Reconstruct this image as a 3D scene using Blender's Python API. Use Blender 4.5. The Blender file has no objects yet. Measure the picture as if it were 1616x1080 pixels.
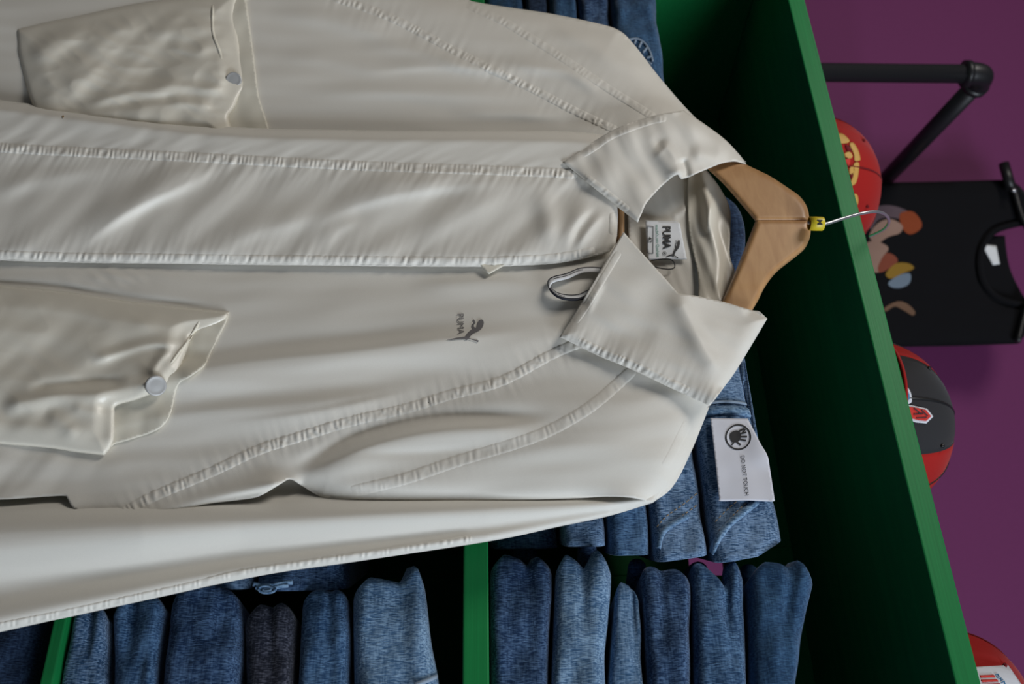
import bpy, math, random
import numpy as np
from mathutils import Vector, Matrix
from mathutils.geometry import delaunay_2d_cdt

random.seed(3)
col = bpy.context.scene.collection
sc = bpy.context.scene

# ------------------------------------------------------------------ camera frame
W, H, F = 1616.0, 1080.0, 1571.0
YAW, PIT = math.radians(31.6), math.radians(2.1)
CAM = np.array([0.0, 0.0, 1.45])
FWD = np.array([-math.sin(YAW)*math.cos(PIT), math.cos(YAW)*math.cos(PIT), math.sin(PIT)])
UPI = np.array([math.sin(YAW)*math.sin(PIT), -math.cos(YAW)*math.sin(PIT), math.cos(PIT)])   # picture right = world up
YI = np.cross(-FWD, UPI)                                                                   # picture up = world left

def rays(x, y):
    x = np.asarray(x, float); y = np.asarray(y, float)
    return FWD + ((x - W/2)/F)[..., None]*UPI - ((y - H/2)/F)[..., None]*YI

class Plane:
    """A vertical plane in the shop; h is the distance out of it towards the customer."""
    def __init__(s, n, d): s.n = np.array(n, float); s.d = d
    def at(s, x, y, h=0.0):
        r = rays(x, y); t = (s.d - h)/(r @ s.n)
        return CAM + r*t[..., None]
SHELF_Y = 0.86
JP = Plane((0, 1, 0), 0.812)                      # the jacket hangs just in front of the shelf unit
WA = math.radians(16.6)
WN = np.array([-math.sin(WA), math.cos(WA), 0.0]); WR = np.array([math.cos(WA), math.sin(WA), 0.0])
WALL_D = 2.05

def pt(x, y, Y):                                   # one point on plane y = Y
    return Plane((0, 1, 0), Y).at(np.array([x]), np.array([y]))[0]

# ------------------------------------------------------------------ materials
def newmat(name):
    m = bpy.data.materials.new(name); m.use_nodes = True
    nt = m.node_tree; b = nt.nodes['Principled BSDF']
    return m, nt, b
def plain(name, c, rough=.5, metal=0, spec=.5, bump=0, bscale=300, var=0):
    m, nt, b = newmat(name)
    b.inputs['Base Color'].default_value = (*c, 1); b.inputs['Roughness'].default_value = rough
    b.inputs['Metallic'].default_value = metal; b.inputs['Specular IOR Level'].default_value = spec
    tc = nt.nodes.new('ShaderNodeTexCoord')
    n = nt.nodes.new('ShaderNodeTexNoise'); n.inputs['Scale'].default_value = bscale; n.inputs['Detail'].default_value = 4
    nt.links.new(tc.outputs['Object'], n.inputs['Vector'])
    if bump:
        bp = nt.nodes.new('ShaderNodeBump'); bp.inputs['Strength'].default_value = bump; bp.inputs['Distance'].default_value = .001
        nt.links.new(n.outputs['Fac'], bp.inputs['Height']); nt.links.new(bp.outputs['Normal'], b.inputs['Normal'])
    if var:
        mx = nt.nodes.new('ShaderNodeMix'); mx.data_type = 'RGBA'
        mx.inputs['A'].default_value = (*[v*(1-var) for v in c], 1); mx.inputs['B'].default_value = (*[min(1, v*(1+var)) for v in c], 1)
        nt.links.new(n.outputs['Fac'], mx.inputs['Factor']); nt.links.new(mx.outputs['Result'], b.inputs['Base Color'])
    return m
def cloth(name, c, rough=.5, sheen=.15, spec=.35, scale=900, bump=.08):
    m = plain(name, c, rough, 0, spec, bump, scale, .035)
    b = m.node_tree.nodes['Principled BSDF']
    b.inputs['Sheen Weight'].default_value = sheen; b.inputs['Sheen Roughness'].default_value = .4
    return m
def denim(name, dark, light, wear=.5, twill=1.0):
    m, nt, b = newmat(name)
    L = nt.links.new
    b.inputs['Roughness'].default_value = .85; b.inputs['Specular IOR Level'].default_value = .15
    b.inputs['Sheen Weight'].default_value = .15
    tc = nt.nodes.new('ShaderNodeTexCoord')
    def noise(scale, sx, sy, sz, detail=3, rot=0):
        mp = nt.nodes.new('ShaderNodeMapping'); mp.inputs['Scale'].default_value = (sx, sy, sz)
        mp.inputs['Rotation'].default_value = (0, rot, 0)
        n = nt.nodes.new('ShaderNodeTexNoise'); n.inputs['Scale'].default_value = scale; n.inputs['Detail'].default_value = detail
        L(tc.outputs['Object'], mp.inputs['Vector']); L(mp.outputs['Vector'], n.inputs['Vector'])
        return n.outputs['Fac']
    def math_(op, a, bb):
        n = nt.nodes.new('ShaderNodeMath'); n.operation = op
        for i, v in ((0, a), (1, bb)):
            if isinstance(v, (int, float)): n.inputs[i].default_value = v
            else: L(v, n.inputs[i])
        return n.outputs[0]
    slub = noise(900, 1.0, .5, .16, 3)
    slub2 = noise(700, .10, .5, 1.0, 2)
    tw = noise(1050, 1.0, .6, .16, 2, math.radians(38))
    big = noise(14, 1, 1, 1, 3)
    s = math_('ADD', math_('MULTIPLY', slub, .9), math_('MULTIPLY', tw, .9*twill))
    s = math_('ADD', s, math_('MULTIPLY', slub2, .5))
    s = math_('SUBTRACT', s, .45+.45*twill+.25)
    s = math_('MULTIPLY', s, 2.2)
    s = math_('ADD', s, math_('MULTIPLY', math_('SUBTRACT', big, .5), 1.5))
    s = math_('ADD', s, wear)
    rp = nt.nodes.new('ShaderNodeValToRGB')
    rp.color_ramp.elements[0].position = 0.0; rp.color_ramp.elements[0].color = (*dark, 1)
    rp.color_ramp.elements[1].position = 1.0; rp.color_ramp.elements[1].color = (*light, 1)
    L(s, rp.inputs['Fac']); L(rp.outputs['Color'], b.inputs['Base Color'])
    bp = nt.nodes.new('ShaderNodeBump'); bp.inputs['Strength'].default_value = .35; bp.inputs['Distance'].default_value = .0008
    L(s, bp.inputs['Height']); L(bp.outputs['Normal'], b.inputs['Normal'])
    return m
def paint(name, c):
    """brush painted board: fine streaks along the board"""
    m, nt, b = newmat(name); L = nt.links.new
    b.inputs['Roughness'].default_value = .5; b.inputs['Specular IOR Level'].default_value = .3
    tc = nt.nodes.new('ShaderNodeTexCoord'); mp = nt.nodes.new('ShaderNodeMapping'); mp.inputs['Scale'].default_value = (2.5, 25, 160)
    n = nt.nodes.new('ShaderNodeTexNoise'); n.inputs['Scale'].default_value = 3; n.inputs['Detail'].default_value = 5
    L(tc.outputs['Object'], mp.inputs['Vector']); L(mp.outputs['Vector'], n.inputs['Vector'])
    mx = nt.nodes.new('ShaderNodeMix'); mx.data_type = 'RGBA'
    mx.inputs['A'].default_value = (*[v*.75 for v in c], 1); mx.inputs['B'].default_value = (*[v*1.25 for v in c], 1)
    L(n.outputs['Fac'], mx.inputs['Factor']); L(mx.outputs['Result'], b.inputs['Base Color'])
    bp = nt.nodes.new('ShaderNodeBump'); bp.inputs['Strength'].default_value = .12; bp.inputs['Distance'].default_value = .001
    L(n.outputs['Fac'], bp.inputs['Height']); L(bp.outputs['Normal'], b.inputs['Normal'])
    return m
def wood(name, a, c):
    m, nt, b = newmat(name); L = nt.links.new
    b.inputs['Roughness'].default_value = .38; b.inputs['Specular IOR Level'].default_value = .45
    tc = nt.nodes.new('ShaderNodeTexCoord'); mp = nt.nodes.new('ShaderNodeMapping'); mp.inputs['Scale'].default_value = (14, 30, 60)
    mp.inputs['Rotation'].default_value = (0, .6, 0)
    n = nt.nodes.new('ShaderNodeTexNoise'); n.inputs['Scale'].default_value = 2.2; n.inputs['Detail'].default_value = 6; n.inputs['Distortion'].default_value = .5
    L(tc.outputs['Object'], mp.inputs['Vector']); L(mp.outputs['Vector'], n.inputs['Vector'])
    rp = nt.nodes.new('ShaderNodeValToRGB'); rp.color_ramp.elements[0].position = .3; rp.color_ramp.elements[1].position = .7
    rp.color_ramp.elements[0].color = (*a, 1); rp.color_ramp.elements[1].color = (*c, 1)
    L(n.outputs['Fac'], rp.inputs['Fac']); L(rp.outputs['Color'], b.inputs['Base Color'])
    return m

M = dict(
    cream=cloth('cream_nylon', (.82, .79, .715), .5, .12),
    satin=cloth('cream_satin', (.82, .775, .665), .34, .12, .5),
    lining=cloth('pale_lining', (.74, .71, .64), .55, .1),
    facing=cloth('ivory_facing', (.82, .78, .66), .6, .1),
    thread=cloth('ivory_thread', (.84, .80, .70), .7, .1),
    label=plain('woven_white_label', (.80, .82, .84), .6, bump=.1, bscale=1500),
    ink=plain('black_ink', (.012, .012, .014), .6),
    print=plain('grey_print', (.17, .16, .16), .7),
    greenink=plain('green_ink', (.10, .30, .22), .7),
    snap=plain('snap_metal', (.50, .50, .49), .45, .3),
    cord=plain('white_cord', (.82, .83, .84), .6),
    navy=plain('navy_cord', (.012, .014, .026), .6),
    wood=wood('beech_wood', (.48, .26, .115), (.58, .335, .155)),
    wire=plain('chrome_wire', (.78, .79, .83), .3, .85),
    yellow=plain('yellow_plastic', (.75, .58, .03), .4),
    green=paint('green_paint', (.008, .215, .055)),
    purple=plain('purple_paint', (.145, .017, .100), .75, bump=.25, bscale=160, var=.06),
    floor=plain('grey_floor', (.06, .058, .055), .6, var=.1, bscale=8),
    pipe=plain('black_iron', (.012, .012, .014), .42),
    black=cloth('black_cotton', (.0065, .0065, .008), .9, .03, .12),
    red=cloth('red_cotton', (.37, .012, .010), .8, .1, .2),
    darkred=cloth('dark_red_thread', (.16, .008, .012), .8, .1, .2),
    capblack=cloth('charcoal_cotton', (.028, .028, .031), .8, .1, .2),
    gold=plain('gold_thread', (.62, .36, .08), .6, bump=.3),
    white=plain('white_patch', (.72, .74, .80), .6),
    blue=plain('blue_thread', (.06, .22, .42), .7),
    brightred=plain('bright_red_thread', (.60, .03, .02), .7),
    sticker=plain('sticker_paper', (.74, .75, .82), .5),
    dark=plain('dark_plastic', (.012, .012, .013), .4),
    stitch=plain('tan_thread', (.42, .30, .17), .8),
    palestitch=plain('pale_thread', (.26, .34, .44), .8),
)
DEN = dict(
    mid=denim('mid_blue_denim', (.014, .050, .125), (.13, .25, .43), .40),
    light=denim('light_blue_denim', (.050, .120, .235), (.27, .42, .60), .46, 1.4),
    deep=denim('deep_blue_denim', (.008, .030, .085), (.11, .20, .36), .34),
    black=denim('blue_black_denim', (.009, .012, .024), (.13, .14, .19), .22),
    pale=denim('pale_worn_denim', (.038, .100, .200), (.22, .35, .52), .45, .8),
    indigo=denim('plain_indigo_denim', (.010, .042, .105), (.055, .14, .27), .42, .6),
    worn=denim('worn_blue_denim', (.020, .066, .150), (.22, .34, .52), .42, 1.4),
    navy=denim('navy_denim', (.006, .018, .050), (.045, .085, .165), .36),
)

# ------------------------------------------------------------------ object helpers
def tag(o, label=None, cat=None, group=None, kind=None):
    if label: o['label'] = label
    if cat: o['category'] = cat
    if group: o['group'] = group
    if kind: o['kind'] = kind
    return o
def thing(name, loc, label, cat, group=None):
    o = bpy.data.objects.new(name, None); col.objects.link(o); o.location = Vector(loc)
    o.empty_display_size = .02
    return tag(o, label, cat, group)
def world_loc(o):
    v = Vector((0, 0, 0))
    while o is not None: v += o.location; o = o.parent
    return np.array(v)
def mesh(name, verts, faces, mat, parent=None, smooth=True, loc=None, solid=0, bevel=0, mats=None, fmat=None):
    """verts in world coordinates; the object's origin is loc or its parent's origin"""
    base = world_loc(parent) if parent is not None else np.array(loc if loc is not None else (0, 0, 0), float)
    me = bpy.data.meshes.new(name)
    me.from_pydata([tuple(v) for v in (np.asarray(verts) - base)], [], [tuple(int(i) for i in f) for f in faces])
    me.materials.append(mat)
    for m2 in (mats or []): me.materials.append(m2)
    if fmat is not None: me.polygons.foreach_set('material_index', fmat)
    if smooth: me.polygons.foreach_set('use_smooth', [True]*len(me.polygons))
    me.update()
    o = bpy.data.objects.new(name, me); col.objects.link(o)
    if parent is not None: o.parent = parent
    else: o.location = Vector(base)
    if bevel:
        b = o.modifiers.new('bevel', 'BEVEL'); b.width = bevel; b.segments = 2; b.limit_method = 'ANGLE'
    if solid:
        s = o.modifiers.new('thick', 'SOLIDIFY'); s.thickness = solid; s.offset = -1
    return o
class MB:
    def __init__(s): s.v = []; s.f = []
    def add(s, v, f):
        k = len(s.v); s.v.extend([tuple(p) for p in v]); s.f.extend([tuple(i+k for i in q) for q in f]); return s
    def build(s, name, mat, parent=None, **k): return mesh(name, np.array(s.v), s.f, mat, parent, **k)
def box(x0, x1, y0, y1, z0, z1):
    v = [(x, y, z) for x in (x0, x1) for y in (y0, y1) for z in (z0, z1)]
    return v, [(0, 1, 3, 2), (4, 6, 7, 5), (0, 4, 5, 1), (2, 3, 7, 6), (0, 2, 6, 4), (1, 5, 7, 3)]
def tube(path, r, n=12, rx=None, cap=True):
    """round tube along a 3-D path; r may be a list"""
    P = np.array(path, float); k = len(P)
    R = np.full(k, r, float) if np.isscalar(r) else np.array(r, float)
    T = np.gradient(P, axis=0); T /= np.linalg.norm(T, axis=1)[:, None] + 1e-12
    up = np.array([0.0, 0, 1]) if abs(T[0][2]) < .9 else np.array([1.0, 0, 0])
    v = []; 
    N = np.cross(T[0], up); N /= np.linalg.norm(N)
    for i in range(k):
        N = N - T[i]*(N @ T[i]); N /= np.linalg.norm(N); B = np.cross(T[i], N)
        for j in range(n):
            a = 2*math.pi*j/n
            v.append(P[i] + R[i]*(math.cos(a)*N + math.sin(a)*B))
    f = [(i*n+j, i*n+(j+1) % n, (i+1)*n+(j+1) % n, (i+1)*n+j) for i in range(k-1) for j in range(n)]
    if cap: f += [tuple(range(n-1, -1, -1)), tuple((k-1)*n+j for j in range(n))]
    return v, f
def cr(pts, n=8, closed=False):
    """Catmull-Rom through points"""
    P = np.array(pts, float); k = len(P); out = []
    rng = range(k) if closed else range(k-1)
    for i in rng:
        p0 = P[(i-1) % k] if (closed or i > 0) else 2*P[0]-P[1]
        p1 = P[i]; p2 = P[(i+1) % k]
        p3 = P[(i+2) % k] if (closed or i+2 < k) else 2*P[-1]-P[-2]
        for t in np.linspace(0, 1, n, endpoint=False):
            out.append(.5*((2*p1) + (-p0+p2)*t + (2*p0-5*p1+4*p2-p3)*t*t + (-p0+3*p1-3*p2+p3)*t**3))
    if not closed: out.append(P[-1])
    return np.array(out)
def path(*segs):
    """outline from smooth runs joined at sharp corners"""
    out = []
    for s in segs:
        q = cr(s, 6) if len(s) > 2 else np.array(s, float)
        out.extend([tuple(p) for p in q])
    res = []
    for p in out:
        if not res or (abs(p[0]-res[-1][0])+abs(p[1]-res[-1][1])) > .5: res.append(p)
    if abs(res[0][0]-res[-1][0])+abs(res[0][1]-res[-1][1]) < .5: res.pop()
    return np.array(res)
def resample(P, step, closed=True):
    P = np.array(P, float); Q = np.vstack([P, P[:1]]) if closed else P
    out = []
    for a, b in zip(Q[:-1], Q[1:]):
        n = max(1, int(round(np.linalg.norm(b-a)/step)))
        for t in range(n): out.append(a + (b-a)*t/n)
    if not closed: out.append(Q[-1])
    return np.array(out)
def pdist(x, y, P):
    """distance to a polyline, signed side (+ = right-hand/below for a line drawn left to right), arc length"""
    x = np.asarray(x, float); y = np.asarray(y, float)
    P = np.array(P, float)
    best = np.full(x.shape, 1e18); side = np.zeros(x.shape); arc = np.zeros(x.shape); acc = 0
    for a, b in zip(P[:-1], P[1:]):
        d = b-a; L2 = d @ d + 1e-12; L = math.sqrt(L2)
        t = np.clip(((x-a[0])*d[0]+(y-a[1])*d[1])/L2, 0, 1)
        qx = x-a[0]-t*d[0]; qy = y-a[1]-t*d[1]
        dd = qx*qx+qy*qy; m = dd < best
        best = np.where(m, dd, best)
        side = np.where(m, np.sign(d[0]*(y-a[1])-d[1]*(x-a[0])), side)
        arc = np.where(m, acc+t*L, arc); acc += L
    return np.sqrt(best), side, arc, acc
def inside(x, y, P):
    r = np.zeros(x.shape, bool); j = len(P)-1
    for i in range(len(P)):
        xi, yi = P[i]; xj, yj = P[j]
        with np.errstate(divide='ignore', invalid='ignore'):
            c = ((yi > y) != (yj > y)) & (x < (xj-xi)*(y-yi)/(yj-yi+1e-15)+xi)
        r ^= c; j = i
    return r
def fill(poly, step):
    """triangulate an outline with an even field of points; returns xy, triangles, number of rim points"""
    B = resample(poly, step)
    x0, y0 = B.min(0); x1, y1 = B.max(0)
    gx = []; gy = []
    for k, yy in enumerate(np.arange(y0, y1, step*.866)):
        xs = np.arange(x0 + (step/2 if k % 2 else 0), x1, step); gx.append(xs); gy.append(np.full(xs.shape, yy))
    gx = np.concatenate(gx); gy = np.concatenate(gy)
    m = inside(gx, gy, B); gx, gy = gx[m], gy[m]
    d = pdist(gx, gy, np.vstack([B, B[:1]]))[0]; m = d > .55*step; gx, gy = gx[m], gy[m]
    pts = [Vector(p) for p in B] + [Vector(p) for p in zip(gx, gy)]
    nb = len(B)
    r = delaunay_2d_cdt(pts, [(i, (i+1) % nb) for i in range(nb)], [], 1, 1e-5)
    V = np.array([(p.x, p.y) for p in r[0]]); T = [tuple(t) for t in r[2]]
    # orient so that faces look at the customer
    out = []
    for t in T:
        a, b, c = V[t[0]], V[t[1]], V[t[2]]
        s = (b[0]-a[0])*(c[1]-a[1])-(b[1]-a[1])*(c[0]-a[0])
        out.append(t if s < 0 else t[::-1])
    return V, out, B
def sheet(name, poly, hf, mat, parent, step=4.0, solid=.0008, plane=JP):
    V, T, B = fill(poly, step)
    return mesh(name, plane.at(V[:, 0], V[:, 1], hf(V[:, 0], V[:, 1])), T, mat, parent, solid=solid)
def pillow_data(poly, step, hc, T, r, plane=JP, back=None):
    """closed body: rounded front and back skins meeting at the outline"""
    V, F_, B = fill(poly, step)
    d = pdist(V[:, 0], V[:, 1], np.vstack([B, B[:1]]))[0]
    prof = np.sqrt(np.clip(1-(1-np.clip(d/r, 0, 1))**2, 0, 1))
    c = hc(V[:, 0], V[:, 1])
    th = T(V[:, 0], V[:, 1]) if callable(T) else T
    tb = (back if back is not None else th)
    front = plane.at(V[:, 0], V[:, 1], c + th*prof); bk = plane.at(V[:, 0], V[:, 1], c - tb*prof)
    n = len(V); idx = np.arange(n); bmap = np.where(d < 1e-4, idx, idx+n)
    f = list(F_) + [tuple(int(bmap[i]) for i in t[::-1]) for t in F_]
    f = [q for q in f if len(set(q)) == 3]
    return np.vstack([front, bk]), f
def pillow(name, poly, hc, T, r, mat, parent, step=4.0, plane=JP, back=None, **k):
    v, f = pillow_data(poly, step, hc, T, r, plane, back)
    used = sorted({i for q in f for i in q}); mp = {a: i for i, a in enumerate(used)}
    return mesh(name, v[used], [tuple(mp[i] for i in q) for q in f], mat, parent, **k)
def strip(P, w, hf, lift, puck=0, period=9, seed=0, plane=JP, nx=9, step=1.6, profile=None):
    """a raised line of stitched cloth that follows the surface hf"""
    C = resample(cr(P, 8), step, False)
    T = np.gradient(C, axis=0); T /= np.linalg.norm(T, axis=1)[:, None]+1e-9
    N = np.stack([-T[:, 1], T[:, 0]], 1); s = np.arange(len(C))*step
    v = []; u = np.linspace(-1, 1, nx)
    ph = 2*math.pi*(s/period + .9*gnoise(s/23.0, s*0+seed, seed+5))
    wv = np.sin(ph)*(.55+.9*gnoise(s/17.0, s*0+3.3, seed+9))
    for i, uu in enumerate(u):
        xy = C + N*(uu*w/2)
        prof = (1-uu*uu)**.8
        sa = np.minimum(s, s[-1]-s); ef = np.clip(sa/26.0, 0, 1); ef = ef*ef*(3-2*ef)
        wv2 = np.sin(ph + uu*1.1)*(.6+.8*gnoise(s/17.0, s*0+3.3+uu*.7, seed+9))
        hh = hf(xy[:, 0], xy[:, 1]) + (lift*prof + puck*wv2*prof)*ef - .0004*(abs(uu) > .99) - .0012*(1-ef)
        v.append(plane.at(xy[:, 0], xy[:, 1], hh))
    n = len(C); V = np.vstack(v)
    f = [(i*n+k, (i+1)*n+k, (i+1)*n+k+1, i*n+k+1) for i in range(nx-1) for k in range(n-1)]
    return V, f

# ------------------------------------------------------------------ noise
def gnoise(x, y, seed=0):
    x = np.asarray(x, float); y = np.asarray(y, float)
    xi = np.floor(x).astype(np.int64); yi = np.floor(y).astype(np.int64); xf = x-xi; yf = y-yi
    def g(ix, iy):
        h = (ix*374761393 + iy*668265263 + seed*974634547) & 0xffffffff
        h = ((h ^ (h >> 13))*1274126177) & 0xffffffff
        a = ((h ^ (h >> 16)) & 0xffff)/65535.0*2*math.pi
        return np.cos(a), np.sin(a)
    def dot(ix, iy, dx, dy):
        a, b = g(ix, iy); return a*dx+b*dy
    u = xf**3*(xf*(xf*6-15)+10); w = yf**3*(yf*(yf*6-15)+10)
    n0 = dot(xi, yi, xf, yf)*(1-u)+dot(xi+1, yi, xf-1, yf)*u
    n1 = dot(xi, yi+1, xf, yf-1)*(1-u)+dot(xi+1, yi+1, xf-1, yf-1)*u
    return (n0*(1-w)+n1*w)*1.6
def wrinkle(x, y, ang, lx, ly, seed, ridged=False):
    a = math.radians(ang); c, s = math.cos(a), math.sin(a)
    k = min(14, .22*ly); wx = x + k*gnoise(x/130, y/130, seed+71); wy = y + k*gnoise(x/130, y/130, seed+72)
    n = gnoise((wx*c+wy*s)/lx, (-wx*s+wy*c)/ly, seed)
    return (1-2*np.abs(n)) if ridged else n
def ridge(x, y, P, amp, wu, wd, ends=.18):
    """a fold along a line: wu px wide on the upper side, wd px on the lower side, fading at its ends"""
    d, s, a, L = pdist(x, y, cr(P, 6))
    w = np.where(s >= 0, wd, wu); t = a/L
    e = np.clip(np.minimum(t, 1-t)/ends, 0, 1) if ends else 1.0
    e = e*e*(3-2*e) if ends else 1.0
    return amp*np.exp(-(d/w)**2)*e
def sstep(a, b, v):
    t = np.clip((v-a)/(b-a), 0, 1); return t*t*(3-2*t)
def edge(x, y, P, w):
    return np.exp(-(pdist(x, y, P)[0]/w)**1.3)
mm = .001
# ================================================================== THE JACKET
root = pt(560, 400, 0.812)
jacket = thing('jacket', root, 'cream nylon jacket on a wooden hanger in front of the green shelves', 'jacket')

# lines of the garment (in the photograph's frame; every line gets its own depth from the height fields)
TOP = [(-150, 138), (0, 158), (100, 170), (200, 183), (300, 195), (400, 202), (600, 206), (800, 206), (905, 208), (965, 214)]
LOW = [(-150, 408), (0, 411), (100, 414), (250, 416), (500, 419), (740, 421), (800, 420), (860, 417), (900, 412), (940, 404), (962, 398)]
RAG1 = [(985, 518), (885, 553), (793, 601), (712, 623), (641, 645), (555, 665), (462, 693), (404, 712), (334, 745), (233, 788), (168, 826)]
RAG2 = [(1010, 572), (992, 590), (940, 636), (890, 668), (832, 694), (725, 727), (635, 757), (555, 776), (515, 787)]
LRAG1 = [(505, -14), (536, -1), (617, 28), (725, 84), (849, 145), (905, 174), (985, 212)]
LRAG2 = [(720, -2), (760, 18), (802, 38), (896, 97), (960, 140), (1024, 180), (1050, 196)]
SIL_R = [(1211, 503), (1165, 580), (1120, 641), (1090, 715), (1062, 768), (1030, 794), (960, 815), (880, 832), (770, 855), (560, 887), (380, 915), (0, 998), (-150, 1032)]
SIL_L = [(-150, -150), (200, -118), (480, -70), (640, -28), (740, 1), (860, 20), (930, 34), (975, 47), (1002, 72), (1040, 121), (1085, 173), (1130, 216), (1178, 256)]
BODY_R = [(-150, 792), (0, 788), (50, 785), (98, 782), (106, 786), (114, 800), (140, 820), (165, 836), (190, 834), (250, 815), (320, 797), (380, 789), (410, 783), (440, 766), (458, 756), (478, 768), (510, 785), (560, 788), (640, 789), (800, 789), (900, 787), (960, 784), (1000, 786), (1030, 794)]

def h_right(x, y):
    """wearer's left half: front panel and raglan sleeve front (lower half of the photograph)"""
    h = 12 + 4*gnoise(x/420, y/120, 3) + 1.2*wrinkle(x, y, -4, 170, 34, 7)
    # two long soft folds running down from the collar
    h = h + ridge(x, y, [(60, 590), (250, 590), (400, 572), (560, 556), (710, 538), (890, 522)], 9.5, 16, 36, .3)
    h = h - ridge(x, y, [(250, 566), (400, 545), (560, 530), (720, 512), (850, 508)], 2.5, 14, 14, .4)
    h = h + ridge(x, y, [(100, 690), (300, 655), (450, 640), (600, 622), (760, 585)], 4.5, 14, 28, .4)
    h = h + ridge(x, y, [(330, 672), (480, 655), (600, 630), (690, 608)], 1.6, 6, 14, .4)
    # fold under the raglan seam that opens into the sleeve
    h = h - ridge(x, y, [(440, 748), (500, 722), (560, 692), (620, 673), (700, 661), (800, 660), (880, 655)], 5.2, 12, 12, .25)
    h = h + ridge(x, y, [(470, 755), (560, 715), (640, 690), (740, 675), (880, 668)], 5.5, 10, 28, .25)
    h = h - ridge(x, y, [(540, 716), (660, 715), (780, 705)], .9, 6, 8, .4)
    h = h + ridge(x, y, [(560, 760), (700, 745), (850, 716), (960, 690)], 2.0, 16, 20, .4)
    # broad bulge of the shoulder, falling off to the silhouette
    h = h + 7*np.exp(-(((x-960)/150)**2 + ((y-700)/75)**2))
    h = h - 13*edge(x, y, SIL_R[1:6], 17) - 4*edge(x, y, SIL_R[1:6], 60)
    h = h - 7*edge(x, y, BODY_R[15:], 12)*sstep(1010, 900, x) - 3*edge(x, y, BODY_R[15:], 45)*sstep(1010, 900, x)
    # pleat where the underarm folds over
    h = h + 3.5*np.exp(-(((x-445)/40)**2 + ((y-764)/14)**2)) - 3*np.exp(-(((x-505)/30)**2 + ((y-775)/18)**2))
    h = h + ridge(x, y, [(180, 826), (260, 806), (340, 786), (420, 768), (456, 756)], 4, 14, 6, .1)
    # lower body: gathered towards the side seam
    lo = sstep(240, 60, x)*sstep(690, 730, y)
    h = h + lo*1.3*wrinkle(x, y, -50, 110, 34, 12) + sstep(330, 180, x)*sstep(700, 790, y)*3
    # slack just under the button band
    h = h + ridge(x, y, [(-40, 440), (120, 432), (240, 436), (330, 446)], .8, 12, 10, .3)
    h = h - ridge(x, y, [(-100, 428), (100, 424), (400, 430), (700, 436)], .6, 6, 12, .1)
    h = h - ridge(x, y, [(-100, 446), (60, 451), (160, 464), (260, 478), (360, 488)], 3.0, 6, 6, .2)
    h = h + np.exp(-(((x-180)/60)**2+((y-440)/14)**2))*1.6*wrinkle(x, y, 30, 40, 14, 40)
    h = h + ridge(x, y, [(640, 452), (760, 446), (840, 452), (880, 468)], 2.2, 10, 16, .3)
    h = h + 3.0*np.exp(-(((x-880)/30)**2+((y-455)/22)**2))
    # puckers along the seams
    for P, k, sd in ((RAG1, .8, 21), (RAG2, .25, 22)):
        d, s, a, L = pdist(x, y, cr(P, 4))
        h = h + k*np.exp(-d/15)*gnoise(a/8, d/60+s, sd)
    return h*mm
def h_left(x, y):
    """wearer's right half (upper part of the photograph)"""
    h = 7 + 3*gnoise(x/380+3, y/90, 31) + .9*wrinkle(x, y, 2, 150, 24, 33)
    for P, a, wu, wd in (([(430, 148), (600, 146), (760, 150), (860, 160)], 2.4, 16, 12),
                         ([(560, 112), (680, 104), (760, 108), (850, 124)], 2.2, 16, 8),
                         ([(560, 70), (660, 80), (780, 122)], 1.8, 14, 10),
                         ([(430, 90), (520, 96), (640, 120)], 1.6, 18, 12),
                         ([(420, 20), (540, 36), (650, 66)], 2.2, 26, 14),
                         ([(700, 178), (800, 180), (900, 186)], 1.6, 12, 9),
                         ([(780, 96), (840, 106), (905, 118), (960, 160)], 2.2, 10, 10),
                         ([(860, 34), (930, 70), (990, 110)], 1.5, 10, 14)):
        h = h + ridge(x, y, P, a*1.5, wu, wd, .35)
    d, s, a, L = pdist(x, y, cr(TOP, 4))
    h = h - 6*np.exp(-(d/30)**2) - 5*sstep(-10, 30, y-np.interp(x, [p[0] for p in TOP], [p[1] for p in TOP]))
    h = h + 5*np.exp(-(((x-980)/120)**2+((y-120)/50)**2))
    h = h - 13*edge(x, y, SIL_L, 15) - 4*edge(x, y, SIL_L, 50)
    for P, k, sd in ((LRAG1, .8, 41), (LRAG2, .35, 42)):
        d, s, a, L = pdist(x, y, cr(P, 4))
        h = h + k*np.exp(-d/14)*gnoise(a/8, d/60+s, sd)
    return h*mm
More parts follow.
